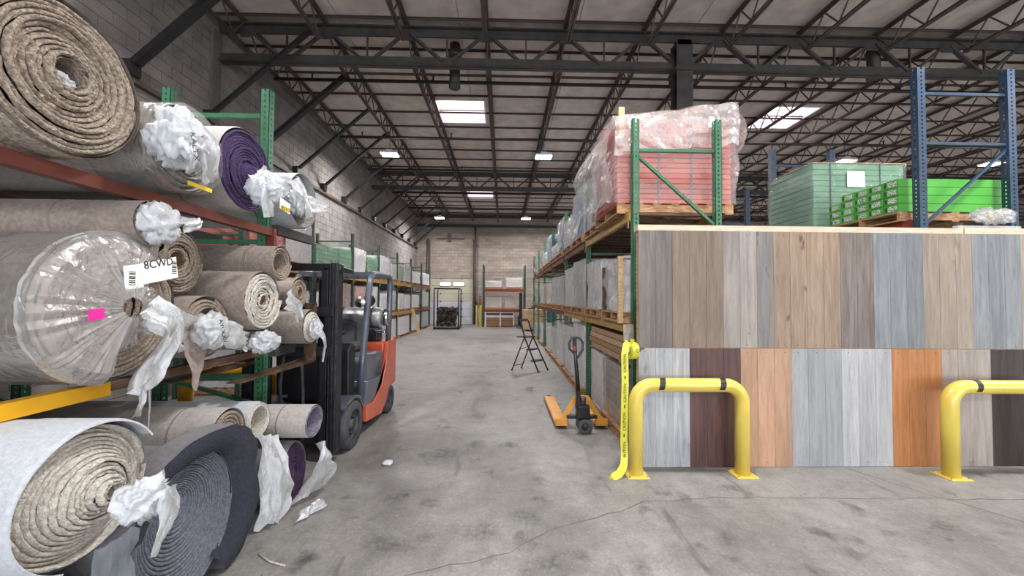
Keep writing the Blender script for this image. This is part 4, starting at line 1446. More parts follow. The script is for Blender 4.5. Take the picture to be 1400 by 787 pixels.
loose(-8, FR[1] + .15, FR[1] + 1.08, BT + .2, BT + 1.04, .10, 3.3)
loose(-6, FR[2] + .15, FR[2] + 1.08, BT + .2, BT + .95, .08, 5.3)
MID = [(0, 0, .60, white_carton, 4, 'crumpled white load with wood corner post', .07), (0, 1, .74, white_carton, 5, 'white wrapped load with brown edge', .04), (1, 0, .86, grey_carton, 6, 'tall grey wrapped load', .04),
       (1, 1, .80, white_carton, 8, 'ribbed white wrapped load', .025), (2, 0, .70, grey_carton, 6, 'dark grey wrapped load', .025), (2, 1, .74, grey_carton, 7, 'grey striped wrapped load', .025),
       (3, 0, .62, white_carton, 5, 'plain white wrapped load', .03), (3, 1, .66, cardboard, 5, 'tan carton load', .02), (4, 0, .6, white_carton, 5, 'small white wrapped load', .03), (5, 0, .6, grey_carton, 5, 'far grey wrapped load', .03)]
for n_, (k, i, h, mm, rws, look, am) in enumerate(MID):
    y0, y1 = bay(k, i)
    slot(BMID, y0, y1, h, mm, film_dense if mm is not cardboard else film, 21 + n_, ('%s, %s on right rack middle' % (look, ORD[n_]), '%s, %s along the middle level of the right rack' % (look, ORD[n_])), rws, 3, amp=am)
    if n_ == 0:
        ml = [o_ for o_ in scene.objects if o_.name.startswith('wrapped_pallet_load') and o_.type == 'EMPTY'][-1]
        bx(1.33, 1.385, 4.42, 4.47, BMID + .006, BMID + .78).build('corner_post', wood_raw, ml)
        bx(1.40, 1.455, 5.35, 5.42, BMID + .14, BMID + .72).build('corner_post', wood_dark, ml)
# floor level
slot(0, 4.62, 5.62, .74, tan_tile, film_clear, 31, ('tan tile cartons by the pallet jack', 'tan tile cartons in torn clear film on the floor beside the pallet jack'), 7, 2, x0=1.50, x1=2.42, amp=.03)
# skirt of loose film towards the aisle
lumber_mat = [mat('lumber_%d' % k, c, .8, 0, c2, 5, (1, 6, 6), bump=.1) for k, (c, c2) in enumerate([('#a98a6a', '#8b6d50'), ('#9a7a5c', '#7f6147'), ('#b89b7c', '#9c7f61')])]
lt = thing('lumber_stack', 'stack of brown boards in the near bay under the middle rack level', 'lumber', (1.95, 5.6, .91), 'lumber under the right rack')
for r in range(4):
    for c in range(4):
        bx(1.50 + .225 * c, 1.50 + .225 * c + .215, 4.6 + .03 * ((r + c) % 3), 6.52 + .06 * ((r * 2 + c) % 3), .935 + .085 * r, .935 + .085 * r + .075).build('board', lumber_mat[(r + c) % 3], lt)
for y in (4.9, 5.65, 6.5):
    bx(1.5, 2.42, y, y + .08, .91, .934).build('bearer', wood_pallet, lt)
tl = thing('support_stack', 'white wrapped carton block on the floor under the board stack', 'carton stack', (1.95, 6.1, 0), GR)
me = MB().box(1.52, 2.42, 0, .27, 0, .2).mesh('carton', white_carton)
oo = ORG[tl.name]
for r in range(4):
    for c in range(3):
        inst(me, 'carton', tl, (-oo.x, 5.72 + c * .275 - oo.y, r * .222), bevel=.004)
wrap_shell(1.52, 2.42, 5.72, 6.545, 0.05, .875, 7.7, .01).build('stretch_wrap', film_dense, tl)
fl = [(1, 0, 1.10, white_carton, 'tall white door carton block', 4), (1, 1, .98, white_carton, 'white wrapped carton block', 5), (2, 0, .95, white_carton, 'white carton block beside the stepladder', 4),
      (2, 1, .78, grey_carton, 'grey wrapped carton block', 4), (3, 0, .7, white_carton, 'low white carton block', 4), (4, 0, .6, white_carton, 'lower white carton block', 3), (5, 0, .5, grey_carton, 'low grey carton block', 3)]
for k, (kk, i, h, mm, lab, rws) in enumerate(fl):
    y0, y1 = bay(kk, i)
    slot(0, y0, y1, h, mm, film_dense, 40 + k, ('%s, %s under right rack' % (lab, ORD[k + 1]), '%s, %s along the floor under the right rack' % (lab, ORD[k + 1])), rws, 3, x0=1.46, x1=2.40)

# ------------------------------------------------------------------ loads on the left rack
GL = 'pallet loads on the left rack'
LB, LM = 2.34, 1.11
xl0, xl1 = -5.44, -4.45


def lslot(zlev, y0, y1, h, material, wrap, seed, desc, rows=5, cols=3, amp=.025):
    slot(zlev, y0, y1, h, material, wrap, seed, (desc, desc), rows, cols, x0=xl0, x1=xl1, amp=amp, group=GL, palgroup='pallets on the left rack')


lslot(LB, 7.95, 9.0, .86, red_carton, None, 50, 'red-brown carton stack with white film side above the carpet rolls', 1, 2)
bx(-4.442, -4.434, 7.93, 8.99, LB + .133, LB + 1.0).build('side_film', film_dense, bpy.data.objects[[o_.name for o_ in scene.objects if o_.name.startswith('wrapped_pallet_load')][-1]])
lslot(LB, 6.85, 7.85, .5, orange_carton, film_clear, 49, 'orange carton load glimpsed above the carpet rolls at the left', 4, 3)
lslot(LB, 9.25, 10.42, .52, green_carton, film_clear, 51, 'green carton load over white boxes behind the forklift mast on left rack', 5, 4)
lslot(LB, 10.52, 11.36, .58, green_carton, film_clear, 52, 'green film wrapped load behind the first green upright on left rack', 5, 3)
lslot(LB, 11.6, 12.5, .72, white_carton, film_dense, 53, 'white load with orange top on the upper left rack level', 5, 3)
lslot(LB, 12.7, 13.7, .58, green_carton, film_clear, 54, 'bright green banded load above the forklift guard on left rack', 6, 3)
lslot(LB, 14.0, 15.2, .76, white_carton, film_dense, 55, 'tall white wrapped load, right of the green banded load on left rack', 5, 3)
lslot(LB, 15.45, 16.1, .6, grey_carton, film_dense, 56, 'grey green load before the dark upright on upper left level', 5, 3)
lslot(LB, 16.45, 17.2, .62, green_carton, film, 57, 'pale green load just past the dark upright on upper left level', 5, 3)
lslot(LB, 17.4, 18.5, .72, grey_carton, film_dense, 58, 'tall grey load, third from the far end of upper left level', 5, 3)
lslot(LB, 19.0, 20.5, .55, white_carton, film_dense, 59, 'white load, second from the far end of upper left level', 5, 3)
lslot(LB, 21.4, 23.2, .62, white_carton, film_dense, 60, 'white load at the far end of upper left level', 5, 4)
lslot(LM, 6.83, 7.9, .7, orange_carton, film_clear, 61, 'orange carton load glimpsed behind the carpet rolls on middle left level', 5, 3)
lslot(LM, 8.0, 8.9, .6, white_carton, film_dense, 62, 'white load glimpsed left of the forklift mast on middle left level', 5, 3)
lslot(LM, 9.3, 10.3, .6, white_carton, film_dense, 63, 'white load seen through the forklift mast on middle left level', 5, 3)
lslot(LM, 10.4, 11.3, .85, red_carton, film, 64, 'red-brown carton load seen behind the forklift lamp on middle left level', 4, 3)
lslot(LM, 11.7, 12.6, .8, orange_carton, film_dense, 65, 'orange topped load seen through the forklift guard on middle left level', 4, 3)
lslot(LM, 12.7, 13.7, .85, white_carton, film_dense, 66, 'white and tan load seen through the forklift guard on middle left level', 5, 3)
lslot(LM, 14.1, 15.2, .65, white_carton, film_dense, 67, 'white load just right of the forklift guard on middle left level', 5, 3)
lslot(LM, 15.3, 16.0, .75, grey_carton, film_dense, 68, 'grey load under the blue tote on middle left level', 5, 3)
bt = bx(-4.95, -4.45, 15.35, 15.95, LM + .127 + .83, LM + 1.10).build('blue_tote', blue_bin, bevel=.03); tag(bt, 'blue plastic tote on top of a grey load on middle left level', 'tote')
lslot(LM, 16.5, 17.4, .65, white_carton, film_dense, 69, 'white load fourth from the far end of middle left level', 5, 3)
lslot(LM, 17.6, 18.5, .6, white_carton, film_dense, 70, 'white load third from the far end of middle left level', 5, 3)
lslot(LM, 19.0, 20.4, .62, white_carton, film_dense, 71, 'white load second from the far end of middle left level', 5, 3)
lslot(LM, 21.4, 23.0, .8, grey_carton, film_dense, 72, 'grey load at the far end of middle left level', 5, 3)
for k, (y0, y1, h, mm, dsc) in enumerate([(6.9, 7.9, .8, white_carton, 'white load on the floor glimpsed under the carpet rolls'), (8.0, 8.9, .75, white_carton, 'white load on the floor glimpsed beside the yellow hoop'),
                                          (9.35, 11.2, .7, grey_carton, 'grey load on the floor behind the forklift'), (14.25, 15.4, .72, grey_carton, 'grey load on the floor just right of the forklift'),
                                          (15.5, 16.1, .72, white_carton, 'white load on the floor, fourth from the far end of left rack'), (16.6, 18.4, .75, white_carton, 'white load on the floor, third from the far end of left rack'),
                                          (19.0, 20.6, .7, white_carton, 'white load on the floor, second from the far end of left rack'), (21.45, 23.0, .8, grey_carton, 'grey load on the floor at the far end of left rack')]):
    lslot(0, y0, y1, h, mm, film_dense, 80 + k, dsc, 4, 3)
lp = thing('leaning_boards', 'pair of raw wood boards leaning on the far left rack', 'boards', (-4.2, 18.6, 0))
for dy in (0, .3):
    MB().bar((-3.98, 18.3 + dy, .01), (-4.335, 18.45 + dy, 1.2), .08, .02, (0, 1, 0)).build('board', wood_raw, lp)

# ------------------------------------------------------------------ blue rack loads
pallet('wooden pallet under the dark green wrapped cartons', 5.94, 6.81, 2.76, 1.56, 1.10, 'pallets on the blue rack')
dg = load('dark green carton block in glossy film behind the lime cartons', 5.17, 6.72, 6.28, 7.34, 2.8925, 4.02, mat('deep_green_carton', '#4f9a6c', .5, 0, '#3f8a5c', 3), 12, 1, film_clear, 91, 'loads on the blue rack', amp=.03)
bx(5.72, 6.02, 6.245, 6.25, 3.62, 3.88).build('paper_label', paper, dg)
bx(5.15, 6.74, 6.26, 7.36, 4.022, 4.034).build('cap_sheet', wood_raw, dg)
for x in (5.45, 6.3):
    MB().bar((x, 6.262, 2.89), (x, 6.262, 4.03), .016, .006, (0, 1, 0)).build('strap', strap_mat, dg)
pallet('wooden pallet under the lime green cartons', 5.9, 5.43, 2.76, 1.5, 1.12, 'pallets on the blue rack')
label_mat = mat('carton_end_print', '#dfe6dd', .6, 0, '#2d4f2f', 45, (1, 1.4, 5), lo=.48, hi=.52)
cme = MB().box(0, 1.46, 0, .214, 0, .106).mesh('carton', lime_carton)
lme = MB().box(-.002, 0, .03, .15, .02, .085).mesh('end_label', label_mat)
bme_ = MB().box(-.0025, 0, .165, .195, .02, .085).mesh('end_stripe', mat('dark_green_print', '#1f4d24', .6))
for r in range(4):
    for c in range(5):
        if r == 3 and c == 4:
            continue
        dx = random.uniform(-.012, .012)
        t = thing('flooring_carton', 'lime green flooring carton in the %s layer, %s from the viewer' % (['bottom', 'second lowest', 'third lowest', 'top'][r], ORD[c]), 'carton', (5.17 + dx, 4.885 + c * .219, 2.8925 + r * .109), 'lime green flooring cartons')
        inst(cme, 'carton', t, bevel=.004); inst(lme, 'end_label', t); inst(bme_, 'end_stripe', t)
ft = thing('film_tangle', 'tangle of clear film hanging at the blue frame by the lime cartons', 'plastic film', (6.2, 4.66, 2.66))
mb = crumple((6.05, 4.60, 2.78), (.26, .04, .10), 3.9, amp=.5)
mb.build('film', film_clear, ft)
bx(5.6, 6.4, 4.6, 4.66, 2.60, 2.66).build('film_roll', film_dense, ft)
# ------------------------------------------------------------------ plank display wall
PY = 3.97
pale_pine = mat('pale_pine', '#d2c5ae', .7, 0, '#bfb098', 6, (1, 1, 8))
dw = thing('plank_display_wall', 'display wall of vertical vinyl planks in many wood tones behind the yellow hoops', 'display wall', (4.2, PY + .05, 0))
bx(1.40, 7.2, PY + .004, PY + .022, 0, 2.44).build('backing_board', plywood, dw)
for k, x in enumerate((1.42, 2.64, 3.86, 5.08, 6.3, 7.12)):
    bx(x, x + .04, PY + .022, PY + .11, 0, 2.44).build('stud', wood_raw, dw)
bx(1.40, 4.885, PY - .002, PY + .115, 2.442, 2.50).build('top_rail', pale_pine, dw)
bx(4.90, 7.2, PY - .002, PY + .115, 2.442, 2.505).build('top_rail', pale_pine, dw)


def plank_mat(name, c1, c2, knots=0.0, seed=0.0, contrast=1.0):
    M = bpy.data.materials.new('vinyl_' + name)
    M.use_nodes = True
    N, L = M.node_tree.nodes, M.node_tree.links
    b = N['Principled BSDF']; b.inputs['Roughness'].default_value = .48; b.inputs['Specular IOR Level'].default_value = .35
    pos = N.new('ShaderNodeNewGeometry').outputs['Position']
    oi = N.new('ShaderNodeObjectInfo')
    # per-plank shift
    cmb = N.new('ShaderNodeCombineXYZ')
    mu = N.new('ShaderNodeMath'); mu.operation = 'MULTIPLY'; mu.inputs[1].default_value = 37.0
    L.new(oi.outputs['Random'], mu.inputs[0]); L.new(mu.outputs[0], cmb.inputs[1]); L.new(mu.outputs[0], cmb.inputs[2])
    ad = N.new('ShaderNodeVectorMath'); ad.operation = 'ADD'
    L.new(pos, ad.inputs[0]); L.new(cmb.outputs[0], ad.inputs[1])

    def nzr(scale, st, lo, hi, ca, cb, detail=5, dist=0.0):
        mp = N.new('ShaderNodeMapping'); mp.inputs['Scale'].default_value = st
        L.new(ad.outputs[0], mp.inputs[0])
        t = N.new('ShaderNodeTexNoise'); t.inputs['Scale'].default_value = scale; t.inputs['Detail'].default_value = detail
        t.inputs['Distortion'].default_value = dist
        L.new(mp.outputs[0], t.inputs['Vector'])
        r = N.new('ShaderNodeValToRGB'); r.color_ramp.elements[0].position = lo; r.color_ramp.elements[1].position = hi
        r.color_ramp.elements[0].color = ca; r.color_ramp.elements[1].color = cb
        L.new(t.outputs[0], r.inputs[0])
        return r.outputs[0], t

    def mixc(a, c, f, mode='MULTIPLY'):
        mx = N.new('ShaderNodeMix'); mx.data_type = 'RGBA'; mx.blend_type = mode; mx.inputs[0].default_value = f
        L.new(a, mx.inputs[6]); L.new(c, mx.inputs[7])
        return mx.outputs[2]
    base, _ = nzr(4.0, (6, 1, .45), .32, .68, srgb(c1), srgb(c2), 5, .6)
    grain, gt = nzr(26.0, (8, 1, .35), .3, .62, (.72, .72, .72, 1), (1.06, 1.06, 1.06, 1), 4)
    broad, _ = nzr(1.6, (2.5, 1, .5), .3, .7, (.80, .80, .82, 1), (1.1, 1.1, 1.08, 1), 3)
    col = mixc(base, grain, .65 * contrast); col = mixc(col, broad, .8)
    if knots:
        kn, _ = nzr(3.0, (3.2, 1, 1.1), .27, .34, (.25, .2, .18, 1), (1, 1, 1, 1), 3, .4)
        col = mixc(col, kn, knots)
    # plank-to-plank tone
    mr = N.new('ShaderNodeMapRange'); mr.inputs[3].default_value = .88; mr.inputs[4].default_value = 1.08
    L.new(oi.outputs['Random'], mr.inputs[0])
    cc = N.new('ShaderNodeCombineColor')
    for i in range(3):
        L.new(mr.outputs[0], cc.inputs[i])
    col = mixc(col, cc.outputs[0], 1.0)
    L.new(col, b.inputs['Base Color'])
    bp = N.new('ShaderNodeBump'); bp.inputs['Strength'].default_value = .12; bp.inputs['Distance'].default_value = .004
    L.new(gt.outputs[0], bp.inputs['Height']); L.new(bp.outputs[0], b.inputs['Normal'])
    return M


up = [('grey_brown', '#7e7570', '#655e5b', 0, 2), ('walnut_brown', '#867567', '#716156', 0, 3), ('pale_knotty', '#a59b93', '#8c837d', .7, 2), ('ash_grey', '#8c8580', '#76706d', .5, 1),
      ('honey_knotty', '#a48d78', '#88725e', .8, 4), ('dusky_brown', '#80756f', '#63574f', .4, 2), ('blue_grey', '#86898b', '#6d7073', .3, 3), ('sand_beige', '#a39586', '#8b7d6f', .4, 3),
      ('slate_grey', '#8c8e91', '#737578', .5, 3), ('oat', '#a59889', '#8c7e6f', .3, 3), ('grey_brown_dark', '#766c66', '#5f5753', .2, 3), ('fog', '#979798', '#7f7f82', .3, 3), ('tan_oak', '#a28d78', '#8b7561', .3, 3)]
low = [('frosted_grey', '#b4b5b8', '#929498', .4, 3), ('mahogany', '#5f443f', '#462f2d', .3, 3), ('salmon_oak', '#bb987c', '#aa8368', 0, 3), ('silver_grey', '#a3a3a5', '#8f9093', 0, 3),
       ('white_ash', '#b8b8b8', '#a3a2a4', 0, 3), ('orange_oak', '#b37a4d', '#9e663b', .2, 3), ('greige', '#a59b94', '#8d837d', .4, 3), ('espresso', '#433a37', '#302827', .2, 3),
       ('pale_oak', '#aea090', '#978979', .2, 3), ('steel_grey', '#92969b', '#7a7f85', .2, 3)]
PWID = .1782
pm_cache = {}
for row, (z0, z1, lst) in enumerate(((1.224, 2.44, up), (.004, 1.218, low))):
    x = 1.402
    for (nm, c1, c2, kn, n) in lst:
        M = plank_mat(nm, c1, c2, kn, contrast=1.0)
        me = MB().box(0, PWID - .0016, -.006, .004, 0, z1 - z0).mesh('vinyl_plank', M)
        for k in range(n):
            if x + PWID > 7.2:
                break
            p = inst(me, 'vinyl_plank', dw, (x - 4.2, PY - PY - .05 + .0 + random.uniform(-.0008, .0008), z0), bevel=.001)
            x += PWID
screw = MB().cyl((0, -.003, 0), (0, 0, 0), .004, 8).mesh('screw', hub_mat)
for z in (2.40, 1.26, 1.18, .05):
    for k in range(30):
        x = 1.402 + PWID * (k + .5) + .02 * ((k * 7) % 3 - 1)
        if k % 3 == 1 and z > 2:
            continue
        inst(screw, 'screw', dw, (x - 4.2, -.0565, z))

# ------------------------------------------------------------------ yellow hoop guards
def hoop(label, xa, xb, y, H=.93, r=.068, mats=(yellow_safety,), rot=None, marks=True):
    cx = (xa + xb) / 2
    t = thing('hoop_guard', label, 'guard rail', (cx, y, 0), 'yellow hoop guards')
    hw = (xb - xa) / 2
    R_ = .17
    pts = [(-hw, 0, .012), (-hw, 0, H - r - R_)]
    for k in range(1, 8):
        a = PI / 2 * k / 8
        pts.append((-hw + R_ - R_ * math.cos(a), 0, H - r - R_ + R_ * math.sin(a)))
    pts += [(-hw + R_, 0, H - r), (hw - R_, 0, H - r)]
    for k in range(1, 8):
        a = PI / 2 * k / 8
        pts.append((hw - R_ + R_ * math.sin(a), 0, H - r - R_ + R_ * math.cos(a)))
    pts += [(hw, 0, H - r - R_), (hw, 0, .012)]
    MB().tube(pts, r, 24).build('hoop_tube', mats[0], t, local=True)
    for s in (-1, 1):
        pl = MB().box(s * hw - .105, s * hw + .105, -.10, .10, 0, .012).build('foot_plate', mats[0], t, bevel=.003, local=True)
        for a in (-1, 1):
            for b in (-1, 1):
                MB().cyl((s * hw + a * .085, b * .08, .012), (s * hw + a * .085, b * .08, .022), .011, 8).build('anchor_bolt', chrome, pl, local=True)
    if marks:
        tape = mat('black_tape', '#1c1c1e', .5)
        for s in (-1, 1):
            xm = s * (hw - R_ - .06)
            mb = MB()
            mb.grid(18, 5, lambda i, j: (xm + (j / 4 - .5) * .055 * (1.15 if i % 2 else .9) + .04 * (i / 17), (r + .0015) * math.cos(3.7 - 2.5 * i / 17), H - r + (r + .0015) * math.sin(3.7 - 2.5 * i / 17)))
            mb.build('tape_mark', tape, t, local=True)
    if rot is not None:
        t.rotation_euler = (0, 0, rot)
    return t


hoop('yellow hoop guard before the mahogany and grey planks, beside the caution tape', 1.315, 2.375, 3.80, .945)
hoop('yellow hoop guard at the right edge in front of the orange and dark planks', 4.42, 5.5, 3.74, .945)
hoop('amber yellow hoop guard under the carpet rack beside the forklift', -3.61, -2.81, 4.65, .93, .07, (amber_safety,), rot=.67)

# ------------------------------------------------------------------ caution tape
tape_m = mat('caution_tape_yellow', '#cfcb38', .4, 0, '#c2be30', 4)
ct = thing('caution_tape', 'yellow caution tape hanging from its roll at the edge of the plank wall', 'tape', (1.25, 3.9, 0))
MB().lathe([(.045, 0), (.085, 0), (.087, .004), (.087, .074), (.085, .078), (.045, .078), (.045, 0)], (1.262, 3.87, 1.205), (1, .35, 0), 32).build('tape_roll', tape_m, ct)
MB().lathe([(.036, -.002), (.044, -.002), (.044, .08), (.036, .08), (.036, -.002)], (1.262, 3.87, 1.205), (1, .35, 0), 24).build('cardboard_core', cardboard, ct)
MB().cyl((1.24, 3.86, 1.205), (1.44, 3.925, 1.215), .012, 8).build('hook', chrome, ct)
path = [(1.30, 3.83, 1.285), (1.262, 3.82, 1.30), (1.225, 3.81, 1.265), (1.208, 3.805, 1.18), (1.21, 3.80, .9), (1.203, 3.80, .6), (1.198, 3.80, .35), (1.20, 3.79, .2), (1.185, 3.76, .11), (1.13, 3.72, .05), (1.06, 3.70, .02), (1.03, 3.70, .008)]
mb = MB()
PP = []
for a, b in zip(path[:-1], path[1:]):
    for k in range(4):
        PP.append(Vector(a).lerp(Vector(b), k / 4))
PP.append(Vector(path[-1]))


def tp(i, j):
    d = (PP[min(i + 1, len(PP) - 1)] - PP[max(i - 1, 0)]).normalized()
    s = Vector((1, .12, 0)) - d * d.dot(Vector((1, .12, 0)))
    if s.length < .3:
        s = Vector((0, -.5, .86)) - d * d.dot(Vector((0, -.5, .86)))
    s.normalize()
    return PP[i] + s * .036 * (j - 1) + Vector((0, .002 * math.cos(j), 0))


mb.grid(len(PP), 3, tp)
mb.build('tape_strip', tape_m, ct)
for z, s_, x, y in ((1.09, 'CAUTION', 1.209, 3.7995), (.80, 'CAUTION', 1.208, 3.796), (.52, 'CAUTION', 1.202, 3.7955), (.24, 'CAUTION', 1.199, 3.786)):
    place_text(s_, .040, ink, ct, (x, y - .004, z), (0, 0, 1), (-1, -.0, 0))
for z, x in ((.95, 1.21), (.665, 1.205), (.385, 1.199)):
    bx(x - .006, x + .004, 3.7935, 3.7945, z - .016, z + .016).build('small_print', ink, ct)
place_text('CA', .05, ink, ct, (1.335, 3.775, 1.215), (1, .35, 0), (0, 0, 1))
sh_ = thing('sign_holder', 'empty clear plastic sign sleeve hooked at the rack end above the caution tape', 'sign holder', (1.39, 4.25, 1.26))
MB().box(1.335, 1.445, 4.248, 4.252, 1.262, 1.44).build('sleeve', film, sh_)
MB().tube([(1.335, 4.246, 1.262), (1.335, 4.246, 1.44), (1.445, 4.246, 1.44), (1.445, 4.246, 1.262), (1.335, 4.246, 1.262)], .004, 6).build('edge_frame', wood_raw, sh_)
MB().cyl((1.42, 4.25, 1.43), (1.455, 4.33, 1.43), .005, 6).build('hook', chrome, sh_)
# ------------------------------------------------------------------ forklift (built facing -Y, base centre at origin)
def forklift(label, loc, rotz, body_m, cw_m, group='forklifts', fork_z=1.08, main=True, txt=None):
    t = thing('forklift', label, 'forklift', loc, group)
    G = {}

    def P(mb, name, m_, parent=None, bevel=0.0, seg=2):
        return mb.build(name, m_, parent or t, bevel, local=True, seg=seg)
    hw = .525                                     # half width
    # side profile swoosh: counterweight and sills, both sides and rear
    prof = [(.53, .17), (1.12, .10), (1.36, .22), (1.50, .39), (1.72, .40), (1.80, .40), (1.82, 1.06), (1.76, 1.10), (1.40, 1.06), (1.34, .80), (1.14, .48), (.82, .35), (.53, .37)]
    for s in (-1, 1):
        P(MB().prism(prof, lambda a, c: (s * hw, a, c), lambda a, c: (s * (hw - .06), a, c)), 'side_skirt', cw_m, bevel=.012)
    P(MB().prism([(1.36, .30), (1.80, .42), (1.86, .55), (1.86, .98), (1.80, 1.08), (1.38, 1.06)], lambda a, c: (-hw + .06, a, c), lambda a, c: (hw - .06, a, c)), 'counterweight', cw_m, bevel=.03)
    # frame, floor, engine hood
    P(MB().box(-hw + .08, hw - .08, .35, 1.5, .18, .52), 'chassis', black_steel, bevel=.02)
    P(MB().prism([(.48, .36), (.85, .36), (1.16, .50), (1.36, .82), (1.36, .62), (.6, .66)], lambda a, c: (-hw + .015, a, c), lambda a, c: (hw - .015, a, c)), 'side_panel', body_m, bevel=.01)
    P(MB().box(-hw + .05, hw - .05, .40, .72, .50, .545), 'floor_plate', hub_mat, bevel=.01)
    hd = P(MB().prism([(.62, .56), (1.38, .56), (1.44, .84), (1.36, .95), (.74, 1.0), (.62, .92)], lambda a, c: (-hw + .06, a, c), lambda a, c: (hw - .06, a, c)), 'engine_hood', body_m, bevel=.05, seg=3)
    P(MB().prism([(.06, .53), (.12, .56), (.34, .60), (.50, .56), (.62, .40), (.60, .38), (.48, .53), (.34, .565), (.12, .535), (.06, .50)], lambda a, c: (hw - .24, a - .2, c), lambda a, c: (hw + .005, a - .2, c)), 'fender', body_m, bevel=.008)
    P(MB().prism([(.06, .53), (.12, .56), (.34, .60), (.50, .56), (.62, .40), (.60, .38), (.48, .53), (.34, .565), (.12, .535), (.06, .50)], lambda a, c: (-hw + .24, a - .2, c), lambda a, c: (-hw - .005, a - .2, c)), 'fender', body_m, bevel=.008)
    # dash and steering
    P(MB().prism([(.22, .5), (.36, .5), (.40, 1.12), (.30, 1.18), (.2, 1.1)], lambda a, c: (-hw + .1, a, c), lambda a, c: (hw - .1, a, c)), 'dashboard', black_steel, bevel=.02)
    sw = P(MB().tube([(.0 - .12 + .16 * math.cos(2 * PI * k / 20), .52 + .16 * .35 * math.sin(2 * PI * k / 20), 1.26 + .16 * .93 * math.sin(2 * PI * k / 20)) for k in range(20)], .014, 8, closed=True), 'steering_wheel', black_steel)
    P(MB().cyl((-.12, .52, 1.26), (-.12, .34, 1.1), .025, 8).bar((-.27, .52, 1.26), (.03, .52, 1.26), .02, .02), 'steering_column', black_steel, sw)
    for k in range(3):
        P(MB().cyl((.14 + .06 * k, .36, 1.1), (.14 + .06 * k, .42, 1.28), .008, 6).cyl((.14 + .06 * k, .42, 1.27), (.14 + .06 * k, .425, 1.31), .018, 8), 'control_lever', black_steel)
    # seat
    P(MB().box(-.24, .26, .80, 1.22, 1.0, 1.10), 'seat_cushion', rubber, bevel=.04, seg=3)
    P(MB().prism([(-.27, 1.05), (.27, 1.05), (.29, 1.25), (.22, 1.44), (.10, 1.48), (-.08, 1.48), (-.20, 1.44), (-.27, 1.25)], lambda a, c: (a, 1.14 + (c - 1.05) * .15, c), lambda a, c: (a, 1.24 + (c - 1.05) * .15, c)), 'seat_backrest', rubber, bevel=.03, seg=3)
    P(MB().tube([(-.15, 1.128, 1.12), (-.16, 1.15, 1.36), (0, 1.15, 1.41), (.16, 1.15, 1.36), (.15, 1.128, 1.12)], .008, 6), 'seat_piping', hub_mat)
    # gas tank across the back
    tk = P(MB().lathe([(.0, -.40), (.09, -.39), (.14, -.34), (.152, -.28), (.152, .28), (.14, .34), (.09, .39), (.0, .40)], (.02, 1.56, 1.42), (1, 0, 0), 24), 'gas_tank', mat('brushed_tank', '#a9aaab', .45, .6, '#8d8e90', 20))
    for x in (-.2, .24):
        P(MB().lathe([(.154, 0), (.158, 0), (.158, .03), (.154, .03)], (x, 1.56, 1.42), (1, 0, 0), 24), 'tank_strap', dark_steel, tk)
    P(MB().lathe([(.11, .395), (.13, .395), (.13, .47), (.11, .47), (.11, .395)], (.02, 1.56, 1.42), (1, 0, 0), 20), 'tank_collar', chrome, tk)
    P(MB().box(-.35, .35, 1.45, 1.68, 1.07, 1.27), 'tank_cradle', black_steel, bevel=.02)
    P(MB().box(.30, .46, 1.42, 1.7, 1.19, 1.24), 'cradle_arm', chrome, bevel=.01)
    # overhead guard
    for s in (-1, 1):
        x = s * (hw - .055)
        P(MB().tube([(x, .43, .50), (x, .52, 1.0), (x, .70, 1.86), (x, .74, 1.97), (x, .84, 2.03), (x, 1.0, 2.045), (x, 1.52, 2.045), (x, 1.60, 2.02), (x, 1.625, 1.95), (x, 1.60, 1.5), (x, 1.56, .95)], .042, 10), 'guard_pillar', body_m)
    P(MB().bar((-hw + .05, .80, 2.03), (hw - .05, .80, 2.03), .08, .05), 'guard_crossbar', body_m)
    P(MB().bar((-hw + .05, 1.58, 2.03), (hw - .05, 1.58, 2.03), .08, .05), 'guard_crossbar', body_m)
    for k in range(5):
        x = -.32 + .16 * k
        P(MB().bar((x, .82, 2.04), (x, 1.56, 2.04), .03, .03), 'guard_slat', body_m)
    # lamps
    for s in (-1, 1):
        x = s * (hw - .12)
        lp_ = P(MB().lathe([(.0, .07), (.05, .06), (.065, .02), (.07, 0)], (x, .56, 1.66), (0, 1, 0), 16), 'head_lamp', black_steel)
        P(MB().lathe([(.068, 0), (.05, -.015), (.0, -.02)], (x, .56, 1.66), (0, 1, 0), 16), 'lamp_lens', chrome, lp_)
        P(MB().bar((x, .60, 1.66), (x + s * .06, .66, 1.68), .02, .02), 'lamp_arm', black_steel, lp_)
    wl = P(MB().lathe([(.0, .13), (.05, .115), (.085, .06), (.09, 0)], (.19, 1.42, 1.66), (.9, .2, .35), 16), 'work_lamp', black_steel)
    P(MB().lathe([(.088, 0), (.07, -.02), (.0, -.03)], (.19, 1.42, 1.66), (.9, .2, .35), 16), 'amber_lens', mat('brown_lens', '#6b3f2c', .4), wl)
    P(MB().cyl((.2, 1.44, 1.58), (.2, 1.5, 1.5), .015, 8), 'lamp_post', black_steel, wl)
    # wheels
    for s in (-1, 1):
        for (y, r, w, nm) in ((.14, .27, .20, 'front'), (1.55, .205, .16, 'rear')):
            x1 = s * (hw - .0)
            w_ = P(MB().lathe([(r * .62, 0), (r * .93, 0), (r, .02), (r, w - .02), (r * .93, w), (r * .62, w), (r * .62, 0)], (x1, y, r), (-s, 0, 0), 40), 'tyre', rubber)
            P(MB().lathe([(0, .02), (r * .2, .02), (r * .22, .05), (r * .5, .06), (r * .58, .02), (r * .625, .01), (r * .625, w - .01)], (x1, y, r), (-s, 0, 0), 32), 'wheel_hub', hub_mat, w_)
            for k in range(8):
                a = 2 * PI * k / 8
                P(MB().cyl((x1 - s * .06, y + r * .36 * math.cos(a), r + r * .36 * math.sin(a)), (x1 - s * .03, y + r * .36 * math.cos(a), r + r * .36 * math.sin(a)), .015, 6), 'wheel_bolt', dark_steel, w_)
